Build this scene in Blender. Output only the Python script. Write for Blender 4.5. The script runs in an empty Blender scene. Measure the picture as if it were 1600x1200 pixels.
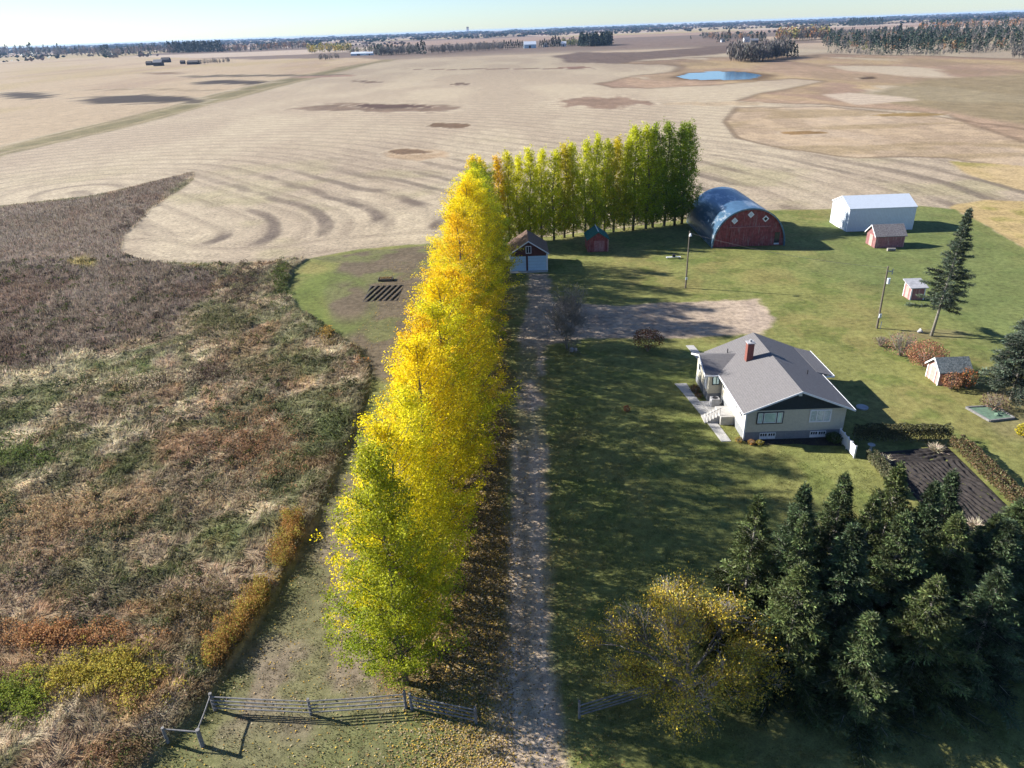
import bpy, math, random
import numpy as np, time
T0 = time.time()
random.seed(7); R = np.random.RandomState(11)
S = bpy.context.scene; C = S.collection; PI = math.pi
# ------------------------------------------------------------------ camera (a drone 38 m above the yard)
FPX = 1120.; CAMH = 38.; ROLL = math.atan(.036); PITCH = math.atan(555*math.cos(ROLL)/FPX)
cf = np.array([0, math.cos(PITCH), -math.sin(PITCH)]); _r = np.array([1., 0, 0]); _u = np.array([0, math.sin(PITCH), math.cos(PITCH)])
cu = math.cos(ROLL)*_u+math.sin(ROLL)*_r; cr = math.cos(ROLL)*_r-math.sin(ROLL)*_u
def G(x, y, z=0.):            # survey point of the ground seen in the photograph -> metres
    d = cf*FPX+cr*(x-800)-cu*(y-600); t = (z-CAMH)/d[2]; return (float(d[0]*t), float(d[1]*t))
def GP(pts): return np.array([G(*p) for p in pts])
from mathutils import Matrix, Vector
cam = bpy.data.objects.new('camera', bpy.data.cameras.new('camera')); C.objects.link(cam); S.camera = cam
cam.matrix_world = Matrix(((cr[0], cu[0], -cf[0], 0), (cr[1], cu[1], -cf[1], 0), (cr[2], cu[2], -cf[2], CAMH), (0, 0, 0, 1)))
cam.data.sensor_width = 36; cam.data.lens = 36*FPX/1600; cam.data.clip_end = 60000; cam.data.clip_start = .5
# ------------------------------------------------------------------ light
SUN_EL = math.radians(28); SDIR = np.array([math.cos(math.radians(-18)), math.sin(math.radians(-18))])  # shadows fall this way
W = bpy.data.worlds.new('World'); S.world = W; W.use_nodes = True
nt = W.node_tree; sky = nt.nodes.new('ShaderNodeTexSky'); sky.sky_type = 'NISHITA'; sky.sun_disc = False
sky.sun_elevation = SUN_EL; sky.sun_rotation = math.atan2(-SDIR[0], -SDIR[1])
sky.air_density = 1.0; sky.dust_density = 0.15; sky.ozone_density = 1.4; sky.altitude = 500
tn = nt.nodes.new('ShaderNodeMix'); tn.data_type = 'RGBA'; tn.blend_type = 'MULTIPLY'; tn.inputs[0].default_value = 1; tn.inputs[7].default_value = (.71, .87, 1.17, 1); nt.links.new(sky.outputs[0], tn.inputs[6]); nt.links.new(tn.outputs[2], nt.nodes['Background'].inputs[0]); nt.nodes['Background'].inputs[1].default_value = .058
sd = bpy.data.lights.new('sun', 'SUN'); sd.energy = 5.0; sd.angle = math.radians(.55); sd.color = (1, .95, .88)
so = bpy.data.objects.new('sun', sd); C.objects.link(so)
ldir = Vector((SDIR[0]*math.cos(SUN_EL), SDIR[1]*math.cos(SUN_EL), -math.sin(SUN_EL)))
so.rotation_euler = ldir.to_track_quat('-Z', 'Y').to_euler(); so.location = (-60, 40, 60)
S.view_settings.view_transform = 'Standard'; S.view_settings.look = 'None'; S.view_settings.exposure = 1.38; S.view_settings.gamma = 1
S.render.engine = 'CYCLES'; S.cycles.max_bounces = 5; S.cycles.volume_bounces = 0; S.cycles.transparent_max_bounces = 4
S.cycles.diffuse_bounces = 2; S.cycles.transmission_bounces = 3
# ------------------------------------------------------------------ colour helpers
KA = .50
def lin(c):
    c = np.asarray(c, float)/255.; return np.where(c <= .04045, c/12.92, ((c+.055)/1.055)**2.4)
def sc(r, g, b, k=KA): return tuple(float(v) for v in lin((r, g, b))*k)     # albedo of a surface that looks r,g,b in full sun
# ------------------------------------------------------------------ noise
def _h(ix, iy, s):
    n = (ix.astype(np.int64)*374761393+iy.astype(np.int64)*668265263+s*974634777) & 0x7fffffff
    n = ((n ^ (n >> 13))*1274126177) & 0x7fffffff
    return ((n ^ (n >> 16)) & 0xffffff)/float(0xffffff)
def vn(x, y, s=0):
    ix = np.floor(x); iy = np.floor(y); fx = x-ix; fy = y-iy; fx = fx*fx*(3-2*fx); fy = fy*fy*(3-2*fy)
    a = _h(ix, iy, s); b = _h(ix+1, iy, s); c = _h(ix, iy+1, s); d = _h(ix+1, iy+1, s)
    return (a*(1-fx)+b*fx)*(1-fy)+(c*(1-fx)+d*fx)*fy
def fbm(x, y, s=0, o=4, g=.5):
    t = 0; a = 1; w = 0
    for k in range(o):
        t = t+a*vn(x*2**k+17.3*k, y*2**k-9.1*k, s+k*31); w += a; a *= g
    return t/w
def sm(a, b, v): t = np.clip((v-a)/(b-a), 0, 1); return t*t*(3-2*t)
def sdist(x, y, P, closed=True):      # distance to a polyline, negative inside a closed one
    P = np.asarray(P); n = len(P); d = np.full(x.shape, 1e18); ins = np.zeros(x.shape, bool)
    for i in range(n if closed else n-1):
        a = P[i]; b = P[(i+1) % n]; e = b-a; L = max(e@e, 1e-9)
        t = np.clip(((x-a[0])*e[0]+(y-a[1])*e[1])/L, 0, 1)
        d = np.minimum(d, (x-a[0]-t*e[0])**2+(y-a[1]-t*e[1])**2)
        if closed and abs(e[1]) > 1e-12:
            c = (a[1] > y) != (b[1] > y); ins ^= c & (x < e[0]*(y-a[1])/e[1]+a[0])
    d = np.sqrt(d); return np.where(ins, -d, d) if closed else d
# ------------------------------------------------------------------ objects
ORG = {}
def link(o, parent=None):
    C.objects.link(o)
    if parent is not None: o.parent = parent; ORG[o.name] = ORG[parent.name]
    return o
def tag(o, label=None, cat=None, group=None, kind=None):
    if label: o['label'] = label
    if cat: o['category'] = cat
    if group: o['group'] = group
    if kind: o['kind'] = kind
    return o
def empty(name, loc, label, cat, group=None):
    o = bpy.data.objects.new(name, None); C.objects.link(o); o.location = loc; o.empty_display_size = .3
    ORG[o.name] = np.array(loc, float); return tag(o, label, cat, group)
def npmesh(name, V, F, mat, smooth=False, attrs=None):
    me = bpy.data.meshes.new(name); F = np.asarray(F, np.int32); k = F.shape[1]
    me.vertices.add(len(V)); me.vertices.foreach_set('co', np.asarray(V, np.float32).ravel())
    me.loops.add(F.size); me.loops.foreach_set('vertex_index', F.ravel())
    me.polygons.add(len(F)); me.polygons.foreach_set('loop_start', np.arange(0, F.size, k, dtype=np.int32))
    if smooth: me.polygons.foreach_set('use_smooth', np.ones(len(F), bool))
    for n, A in (attrs or {}).items():
        a = me.attributes.new(n, 'FLOAT_COLOR', 'POINT'); A = np.asarray(A, np.float32)
        if A.shape[1] == 3: A = np.hstack([A, np.ones((len(A), 1), np.float32)])
        a.data.foreach_set('color', A.ravel())
    me.update(calc_edges=True); me.materials.append(mat); return me
def obj(name, me, parent=None, loc=None):
    o = bpy.data.objects.new(name, me); link(o, parent)
    if loc is not None: o.location = loc
    if parent is None: ORG[o.name] = np.array(loc if loc is not None else (0, 0, 0), float)
    return o
def norm(v): return v/np.maximum(np.linalg.norm(v, axis=-1, keepdims=True), 1e-9)
def leafgeo(P, D, Wd, L, Wh):        # rhombic leaf from P along D
    L = np.asarray(L)[:, None]; Wh = np.asarray(Wh)[:, None]
    V = np.stack([P, P+D*L*.5+Wd*Wh*.5, P+D*L, P+D*L*.5-Wd*Wh*.5], 1).reshape(-1, 3)
    return V, np.arange(len(V)).reshape(-1, 4)
def rdir(n, up=0.):
    v = R.normal(size=(n, 3)); v[:, 2] += up; return norm(v)
def leaves(P, L, up=0., wr=.7, D=None):
    n = len(P); D = rdir(n, up) if D is None else norm(D); Wd = norm(np.cross(D, rdir(n)))
    L = np.full(n, L)*R.uniform(.65, 1.3, n) if np.isscalar(L) else L
    return leafgeo(P-D*L[:, None]*.5, D, Wd, L, L*wr)
class MB:
    def __init__(s): s.v = []; s.f = []
    def add(s, V, F):
        b = len(s.v); s.v += [tuple(map(float, v)) for v in V]; s.f += [tuple(b+i for i in f) for f in F]; return s
    def box(s, x0, y0, z0, x1, y1, z1):
        return s.add([(x0, y0, z0), (x1, y0, z0), (x1, y1, z0), (x0, y1, z0), (x0, y0, z1), (x1, y0, z1), (x1, y1, z1), (x0, y1, z1)],
                     [(0, 3, 2, 1), (4, 5, 6, 7), (0, 1, 5, 4), (1, 2, 6, 5), (2, 3, 7, 6), (3, 0, 4, 7)])
    def ext(s, poly, ax, a, b):       # poly in the plane across axis ax, extruded a..b
        P = lambda p, t: (t, p[0], p[1]) if ax == 'x' else ((p[0], t, p[1]) if ax == 'y' else (p[0], p[1], t))
        n = len(poly); return s.add([P(p, a) for p in poly]+[P(p, b) for p in poly],
                     [tuple(range(n-1, -1, -1)), tuple(range(n, 2*n))]+[(i, (i+1) % n, n+(i+1) % n, n+i) for i in range(n)])
    def bar(s, p, q, w, h=None):      # rectangular bar between two points
        p = np.array(p, float); q = np.array(q, float); h = h or w; d = norm(q-p)
        a = np.cross(d, (0, 0, 1.)); a = np.array([1., 0, 0]) if np.linalg.norm(a) < 1e-3 else norm(a); b = np.cross(a, d)
        V = [e+a*i*w/2+b*j*h/2 for e in (p, q) for i, j in ((-1, -1), (1, -1), (1, 1), (-1, 1))]
        return s.add(V, [(0, 3, 2, 1), (4, 5, 6, 7), (0, 1, 5, 4), (1, 2, 6, 5), (2, 3, 7, 6), (3, 0, 4, 7)])
    def tube(s, pts, rad, n=8):
        pts = np.array(pts, float); rad = [rad]*len(pts) if np.isscalar(rad) else rad; V = []
        for i, p in enumerate(pts):
            d = norm(pts[min(i+1, len(pts)-1)]-pts[max(i-1, 0)]); a = np.cross(d, (.13, .97, .2)); a = norm(a); b = np.cross(d, a)
            V += [p+(a*math.cos(2*PI*k/n)+b*math.sin(2*PI*k/n))*rad[i] for k in range(n)]
        m = len(pts); F = [(i*n+k, i*n+(k+1) % n, (i+1)*n+(k+1) % n, (i+1)*n+k) for i in range(m-1) for k in range(n)]
        return s.add(V, F+[tuple(range(n-1, -1, -1)), tuple((m-1)*n+k for k in range(n))])
    def build(s, name, mat, parent=None, smooth=False, loc=None):
        o0 = ORG[parent.name] if parent is not None else np.array(loc if loc is not None else (0, 0, 0), float)
        me = bpy.data.meshes.new(name); me.from_pydata([tuple(np.array(v)-o0) for v in s.v], [], s.f); me.update(); me.materials.append(mat)
        if smooth: me.polygons.foreach_set('use_smooth', [True]*len(me.polygons))
        return obj(name, me, parent, None if parent is not None else tuple(o0))
# ------------------------------------------------------------------ materials
def newmat(name):
    m = bpy.data.materials.new(name); m.use_nodes = True; t = m.node_tree; b = t.nodes['Principled BSDF']; return m, t, b
def N(t, ty, **k):
    n = t.nodes.new(ty)
    for a, v in k.items(): setattr(n, a, v)
    return n
def math_(t, op, a, b=None, c=None):
    n = N(t, 'ShaderNodeMath', operation=op)
    for i, v in enumerate((a, b, c)):
        if v is None: continue
        if isinstance(v, (int, float)): n.inputs[i].default_value = v
        else: t.links.new(v, n.inputs[i])
    return n.outputs[0]
def mixc(t, fac, a, b, mode='MIX'):
    n = N(t, 'ShaderNodeMix', data_type='RGBA', blend_type=mode); n.clamp_result = False
    for i, v in ((0, fac), (6, a), (7, b)):
        if isinstance(v, (int, float)): n.inputs[i].default_value = v
        elif isinstance(v, tuple): n.inputs[i].default_value = tuple(v)+((1,) if len(v) == 3 else ())
        else: t.links.new(v, n.inputs[i])
    return n.outputs[2]
def noise(t, vec, scale, detail=4, rough=.55):
    n = N(t, 'ShaderNodeTexNoise'); n.inputs['Scale'].default_value = scale; n.inputs['Detail'].default_value = detail; n.inputs['Roughness'].default_value = rough
    if vec is not None: t.links.new(vec, n.inputs['Vector'])
    return n.outputs[0]
def bump(t, b, h, strength, dist):
    n = N(t, 'ShaderNodeBump'); n.inputs['Strength'].default_value = strength; n.inputs['Distance'].default_value = dist
    t.links.new(h, n.inputs['Height']); t.links.new(n.outputs[0], b.inputs['Normal'])
def maprange(t, v, a, b, c, d):
    n = N(t, 'ShaderNodeMapRange'); t.links.new(v, n.inputs[0])
    for i, q in enumerate((a, b, c, d)): n.inputs[i+1].default_value = q
    return n.outputs[0]
def mat(name, col, rough=.8, metal=0., var=.25, vs=2.5, bmp=.15, bs=14., col2=None, planks=None, pd=.25, spec=.3, streak=None):
    m, t, b = newmat(name); g = N(t, 'ShaderNodeNewGeometry'); pos = g.outputs['Position']
    n1 = noise(t, pos, vs, 5, .6); f = maprange(t, n1, .3, .7, 1-var, 1+var)
    c = mixc(t, 1., tuple(col), f, 'MULTIPLY')
    if col2 is not None:
        n2 = noise(t, pos, vs*.9+.37, 6, .7); c = mixc(t, maprange(t, n2, .48, .6, 0., 1.), c, tuple(col2))
    hgt = noise(t, pos, bs, 3)
    if streak:
        mp = N(t, 'ShaderNodeMapping'); mp.inputs['Scale'].default_value = streak[0]; t.links.new(pos, mp.inputs['Vector'])
        c = mixc(t, maprange(t, noise(t, mp.outputs[0], 1., 4, .7), .52, .66, 0., 1.), c, tuple(streak[1]))
    if planks:                        # boards / ribs / courses across an axis
        ax, per = planks; s = N(t, 'ShaderNodeSeparateXYZ'); t.links.new(pos, s.inputs[0])
        fr = math_(t, 'FRACT', math_(t, 'DIVIDE', s.outputs['XYZ'.index(ax)], per))
        gr = math_(t, 'LESS_THAN', fr, .14)
        c = mixc(t, math_(t, 'MULTIPLY', gr, pd), c, (col[0]*.3, col[1]*.3, col[2]*.3)); hgt = math_(t, 'SUBTRACT', hgt, math_(t, 'MULTIPLY', gr, 1.5))
    t.links.new(c, b.inputs['Base Color']); b.inputs['Roughness'].default_value = rough; b.inputs['Metallic'].default_value = metal
    b.inputs['Specular IOR Level'].default_value = spec
    if bmp: bump(t, b, hgt, bmp, .03)
    return m
def leafmat(name, mode, trans=.35, rough=.55, spec=.25):
    m, t, b = newmat(name); a = N(t, 'ShaderNodeAttribute', attribute_name='Col')
    if mode == 'attr': c = a.outputs['Color']
    else:                             # prototypes: r = brightness, g = how green this spray still is
        s = N(t, 'ShaderNodeSeparateColor'); t.links.new(a.outputs['Color'], s.inputs[0]); oi = N(t, 'ShaderNodeObjectInfo')
        gm = math_(t, 'MULTIPLY', s.outputs[1], oi.outputs['Alpha'])
        c = mixc(t, gm, oi.outputs['Color'], (.17, .27, .014)); c = mixc(t, 1., c, s.outputs[0], 'MULTIPLY')
    t.links.new(c, b.inputs['Base Color']); b.inputs['Roughness'].default_value = rough; b.inputs['Specular IOR Level'].default_value = spec
    if trans:
        tr = N(t, 'ShaderNodeBsdfTranslucent'); t.links.new(c, tr.inputs[0]); mx = N(t, 'ShaderNodeMixShader'); mx.inputs[0].default_value = trans
        t.links.new(b.outputs[0], mx.inputs[1]); t.links.new(tr.outputs[0], mx.inputs[2]); t.links.new(mx.outputs[0], t.nodes['Material Output'].inputs[0])
    return m
M = {}
M['leafobj'] = leafmat('poplar_leaf', 'obj', .48)
M['leaf'] = leafmat('leaf', 'attr', .3)
M['needle'] = leafmat('needle', 'attr', .12, .6)
M['litter'] = leafmat('dry_leaf', 'attr', 0., .8, .1)
M['weed'] = leafmat('weed', 'attr', .38, .75, .1)
M['bark'] = mat('bark', (.13, .11, .085), .9, var=.4, vs=9, bs=30, bmp=.4)
M['palebark'] = mat('pale_bark', (.25, .23, .2), .9, var=.35, vs=9, bs=30, bmp=.3)
M['twig'] = mat('twig', (.20, .185, .17), .9, var=.3, bmp=0)
M['greywood'] = mat('weathered_wood', (.17, .165, .16), .85, var=.35, vs=5, bs=40, bmp=.3)
M['darkwood'] = mat('dark_wood', (.10, .085, .07), .85, var=.35, vs=5, bs=40, bmp=.3)
M['white'] = mat('white_paint', (.72, .73, .74), .5, var=.07, vs=3, bmp=.03)
M['blackm'] = mat('black_metal', (.03, .03, .035), .5, bmp=0)
M['concrete'] = mat('concrete', (.36, .35, .33), .85, var=.2, vs=3, bs=25, bmp=.2)
M['stucco'] = mat('stucco', (.50, .47, .38), .9, var=.1, vs=4, bs=45, bmp=.35)
M['found'] = mat('foundation', (.21, .22, .23), .9, var=.15, vs=4, bs=30, bmp=.2)
M['shingle'] = mat('shingles', (.150, .143, .143), .9, var=.16, vs=5, bs=30, bmp=.5, planks=('Z', .085), pd=.35)
M['navy'] = mat('gable_siding', (.018, .03, .04), .7, var=.2, planks=('X', .3))
M['navytrim'] = mat('window_trim', (.02, .03, .04), .6, bmp=0)
M['brick'] = mat('brick', (.20, .075, .06), .9, var=.3, vs=12, planks=('Z', .08), pd=.6)
M['glass'] = mat('window_glass', (.42, .60, .66), .12, metal=.25, var=.25, vs=1.2, bmp=0, spec=.5)  # pale cyan of the reflected sky is put into the base colour
M['dglass'] = mat('dark_glass', (.03, .035, .04), .1, bmp=0, spec=.5)
M['curtain'] = mat('curtained_glass', (.42, .5, .5), .2, var=.3, vs=6, bmp=0, spec=.5, planks=('X', .22), pd=.2)
M['barnred'] = mat('barn_red', (.22, .055, .055), .85, var=.4, vs=2.2, planks=('X', .32), pd=.5, streak=((3, 3, .5), (.26, .16, .15)))
M['shedred'] = mat('shed_red', (.30, .13, .13), .85, var=.25, vs=3, planks=('X', .25), pd=.5, streak=((4, 4, .6), (.42, .28, .26)))
M['pinkboard'] = mat('faded_pink_board', (.46, .27, .24), .85, var=.2, vs=3, planks=('Y', .25), pd=.4)
M['barnroof'] = mat('blue_tin', (.075, .15, .24), .36, metal=.45, var=.2, vs=1.2, bmp=.12, bs=3, planks=('Y', .8), pd=.3, streak=((.55, .16, .8), (.42, .47, .52)))
M['tin'] = mat('pale_tin', (.56, .61, .66), .5, metal=.15, var=.06, planks=('X', .3), pd=.3, bmp=.1)
M['tiny'] = mat('pale_tin_end', (.66, .69, .71), .5, metal=.1, var=.05, planks=('Y', .3), pd=.3, bmp=.1)
M['oldshingle'] = mat('old_shingles', (.17, .15, .145), .9, var=.5, vs=6, bs=30, bmp=.6, col2=(.27, .25, .24))
M['greyshingle'] = mat('cracked_grey_shingles', (.11, .13, .13), .9, var=.5, vs=5, bs=25, bmp=.6, col2=(.23, .25, .24))
M['brownroof'] = mat('brown_shingles', (.16, .105, .08), .9, var=.3, vs=5, bs=30, bmp=.5, planks=('Z', .12), pd=.4)
M['brownwall'] = mat('brown_siding', (.10, .04, .035), .85, var=.2, planks=('Z', .2), pd=.4)
M['greenroof'] = mat('green_shingles', (.02, .12, .11), .8, var=.35, vs=4, planks=('Z', .15), pd=.4)
M['gdoor'] = mat('pale_blue_door', (.42, .58, .70), .5, var=.05, planks=('Z', .55), pd=.25, bmp=.05)
M['greenmat'] = mat('green_mat', (.10, .16, .11), .9, var=.3)
M['soil'] = mat('garden_soil', (.030, .025, .022), .95, var=.45, vs=3, bs=12, bmp=.9)
M['slate'] = mat('grey_stone', (.33, .33, .34), .9, var=.2)
M['blueb'] = mat('blue_wall', (.38, .50, .58), .6, bmp=0)
M['whiteb'] = mat('white_wall', (.7, .72, .75), .6, bmp=0)
M['greyb'] = mat('grey_roof', (.2, .2, .21), .7, bmp=0)
M['oldb'] = mat('old_boards', (.07, .065, .065), .9, bmp=0)
# ------------------------------------------------------------------ land cover (survey outlines)
ext = lambda pts: GP(pts)
FB = ext([(190, 395), (240, 411), (330, 414), (430, 410), (520, 395), (640, 385)])           # near edge of the stubble
WEED = np.vstack([ext([(-420, 385), (0, 322), (150, 305), (305, 268), (302, 282), (240, 325), (196, 370), (190, 395), (240, 411), (330, 414), (430, 410), (482, 404), (455, 425), (447, 455), (470, 485), (520, 520), (566, 548), (580, 590), (568, 640), (538, 710), (500, 800), (462, 880), (430, 932), (392, 990), (352, 1050), (306, 1120), (262, 1160), (215, 1215)]), [[-27, 18], [-150, 5], [-190, 120]]])
YARD = np.vstack([ext([(215, 1215), (262, 1160), (306, 1120), (352, 1050), (392, 990), (430, 932), (462, 880), (500, 800), (538, 710), (568, 640), (580, 590), (566, 548), (520, 520), (470, 485), (447, 455), (455, 425), (482, 404), (560, 390), (640, 382), (760, 378), (874, 368), (981, 355), (1062, 344), (1100, 330), (1290, 327), (1440, 322), (1490, 327), (1540, 352), (1600, 388), (1700, 440)]), [[130, 60], [110, -10], [-27, -10], [-27, 18]]])
DRIVE = np.vstack([[[-3.1, 0], [-2.9, 27], [-1.2, 36], [-.8, 42], [-.4, 55], [.6, 75], [1.2, 92]], ext([(826, 470), (824, 428), (858, 428), (862, 470)]), ext([(960, 478), (1184, 467), (1210, 498), (1190, 522), (1060, 528), (920, 528)]), [[4.4, 88], [3.8, 75], [2.9, 55], [2.3, 45], [2.0, 35], [2.3, 28.5], [2.6, 26], [2.9, 0]]])
GOLD = ext([(-300, 130), (0, 97), (180, 88), (400, 93), (560, 90), (604, 95), (400, 129), (200, 184), (0, 226), (-300, 320)])
TRACK = ext([(-300, 322), (0, 228), (190, 186), (400, 131), (600, 93), (618, 93), (440, 134), (200, 200), (0, 243), (-300, 345)])
POND = ext([(1058, 121), (1078, 115), (1120, 112), (1160, 113), (1192, 118), (1176, 124), (1120, 125.5), (1080, 125)])
MARSH = ext([(930, 131), (985, 120), (1050, 112), (1060, 104), (1040, 101), (960, 99), (1100, 90), (1300, 84), (1600, 92), (1900, 90), (1900, 230), (1600, 222), (1480, 180), (1300, 163), (1190, 160), (1150, 158), (1180, 148), (1240, 135), (1290, 127), (1230, 122), (1170, 128), (1100, 134), (1010, 138), (960, 136)])
HAY = ext([(1150, 168), (1300, 166), (1480, 185), (1700, 215), (1900, 260), (1900, 330), (1600, 262), (1480, 247), (1340, 246), (1220, 232), (1150, 215), (1128, 190)])
MEADOW = ext([(1500, 318), (1540, 312), (1900, 330), (1900, 560), (1700, 440), (1600, 388), (1540, 352), (1486, 324)])
MEADOW2 = ext([(1485, 252), (1560, 256), (1900, 290), (1900, 320), (1600, 298), (1520, 275)])
PLOW = ext([(868, 88), (900, 82), (1000, 81), (1180, 68), (1200, 76), (1140, 84), (1020, 92), (985, 98), (885, 99)])
PLOW2 = ext([(980, 62), (1100, 60), (1180, 57), (1180, 64), (1050, 72), (960, 76)])
ISLE = ext([(1285, 148), (1330, 144), (1410, 152), (1440, 158), (1340, 163)])
OLIVE = ext([(1330, 150), (1450, 125), (1600, 115), (1900, 105), (1900, 215), (1600, 195), (1450, 170)])
STALK = ext([(-420, 388), (0, 324), (150, 307), (303, 269), (240, 327), (200, 372), (205, 398), (290, 420), (345, 430), (330, 460), (270, 520), (130, 560), (0, 605), (-300, 720)])
DORM = ext([(482, 404), (700, 380), (700, 600), (600, 600), (580, 590), (566, 548), (520, 520), (500, 455), (530, 410)])
LAWNR = np.vstack([ext([(1240, 420), (1330, 330), (1480, 325), (1600, 388), (1700, 440)]), [[130, 60]], ext([(1700, 640), (1530, 520), (1400, 470)])])
# (x, y, rx, ry) in survey pixels, colour
ELL = [((580, 168, 132, 6.5), (134, 114, 96)), ((610, 166, 60, 3), (98, 78, 68)), ((700, 195.5, 27, 4), (120, 98, 76)), ((650, 241, 46, 9), (185, 160, 128)), ((645, 237, 30, 4), (120, 98, 76)), ((940, 159, 68, 9), (148, 124, 104)), ((1120, 162, 90, 3.2), (185, 165, 135)),
       ((362, 128, 56, 3.6), (78, 68, 62)), ((215, 155, 100, 6.5), (78, 68, 62)), ((30, 149, 50, 5), (80, 70, 62)), ((575, 128, 26, 1.8), (120, 100, 84)), ((716, 131, 16, 1.6), (120, 100, 84)), ((400, 118, 150, 1.6), (110, 98, 82)), ((250, 115, 40, 1.6), (140, 115, 90)), ((250, 140, 120, 1.5), (170, 150, 120)),
       ((1354, 121, 14, 2.0), (85, 68, 50)), ((1250, 207, 40, 2.5), (150, 120, 80)), ((1420, 180, 60, 2.5), (150, 125, 80)), ((900, 106, 30, 1.2), (140, 110, 95)), ((500, 120, 60, 1.4), (170, 140, 120)), ((760, 108, 150, .7), (130, 105, 88))]
WPAT = [((45, 655, 60, 22), (96, 112, 48)), ((120, 700, 60, 16), (92, 106, 50)), ((30, 720, 60, 20), (80, 100, 42)), ((225, 580, 30, 14), (92, 120, 40)), ((345, 505, 50, 30), (126, 122, 82)), ((100, 625, 28, 12), (98, 122, 52)), ((395, 640, 45, 30), (94, 105, 58)), ((520, 690, 30, 50), (80, 100, 46)), ((455, 440, 22, 26), (96, 106, 50)), ((345, 840, 60, 18), (92, 112, 46)), ((260, 900, 55, 18), (90, 108, 46)), ((330, 590, 34, 20), (104, 86, 72)),
        ((100, 1000, 140, 22), (190, 144, 100)), ((230, 960, 60, 12), (180, 132, 86)), ((395, 970, 40, 40), (196, 158, 78)), ((410, 950, 14, 24), (208, 178, 62)), ((455, 850, 18, 50), (172, 132, 62)), ((160, 1060, 70, 26), (176, 156, 40)), ((180, 1050, 40, 16), (165, 165, 36)), ((25, 1095, 42, 30), (150, 160, 34)), ((210, 1090, 60, 30), (190, 140, 62)), ((190, 1180, 70, 22), (176, 128, 74)), ((330, 990, 60, 40), (150, 124, 78)),
        ((320, 385, 12, 5), (170, 150, 50)), ((130, 412, 20, 8), (170, 150, 50)), ((515, 524, 14, 12), (180, 150, 55)), ((574, 552, 10, 14), (192, 135, 60)), ((170, 790, 160, 30), (190, 160, 118)), ((300, 700, 120, 40), (178, 132, 92)), ((400, 560, 70, 40), (168, 132, 98)), ((60, 590, 130, 14), (205, 188, 150)), ((150, 560, 90, 8), (214, 196, 158)), ((60, 870, 110, 26), (176, 142, 100)), ((200, 850, 90, 20), (176, 150, 120)), ((100, 905, 120, 18), (112, 98, 80)), ((230, 480, 60, 60), (122, 104, 88))]
def inell(x, y, e):
    px, py, rx, ry = e; c = np.array(G(px, py)); a = np.array(G(px+rx, py))-c; b = np.array(G(px, py-ry))-c; b2 = c-np.array(G(px, py+ry))
    b = (b+b2)/2; det = a[0]*b[1]-a[1]*b[0]; dx = x-c[0]; dy = y-c[1]
    return np.sqrt(((dx*b[1]-dy*b[0])/det)**2+((a[0]*dy-a[1]*dx)/det)**2)
LC = lambda *c: lin(c)*KA
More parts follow.
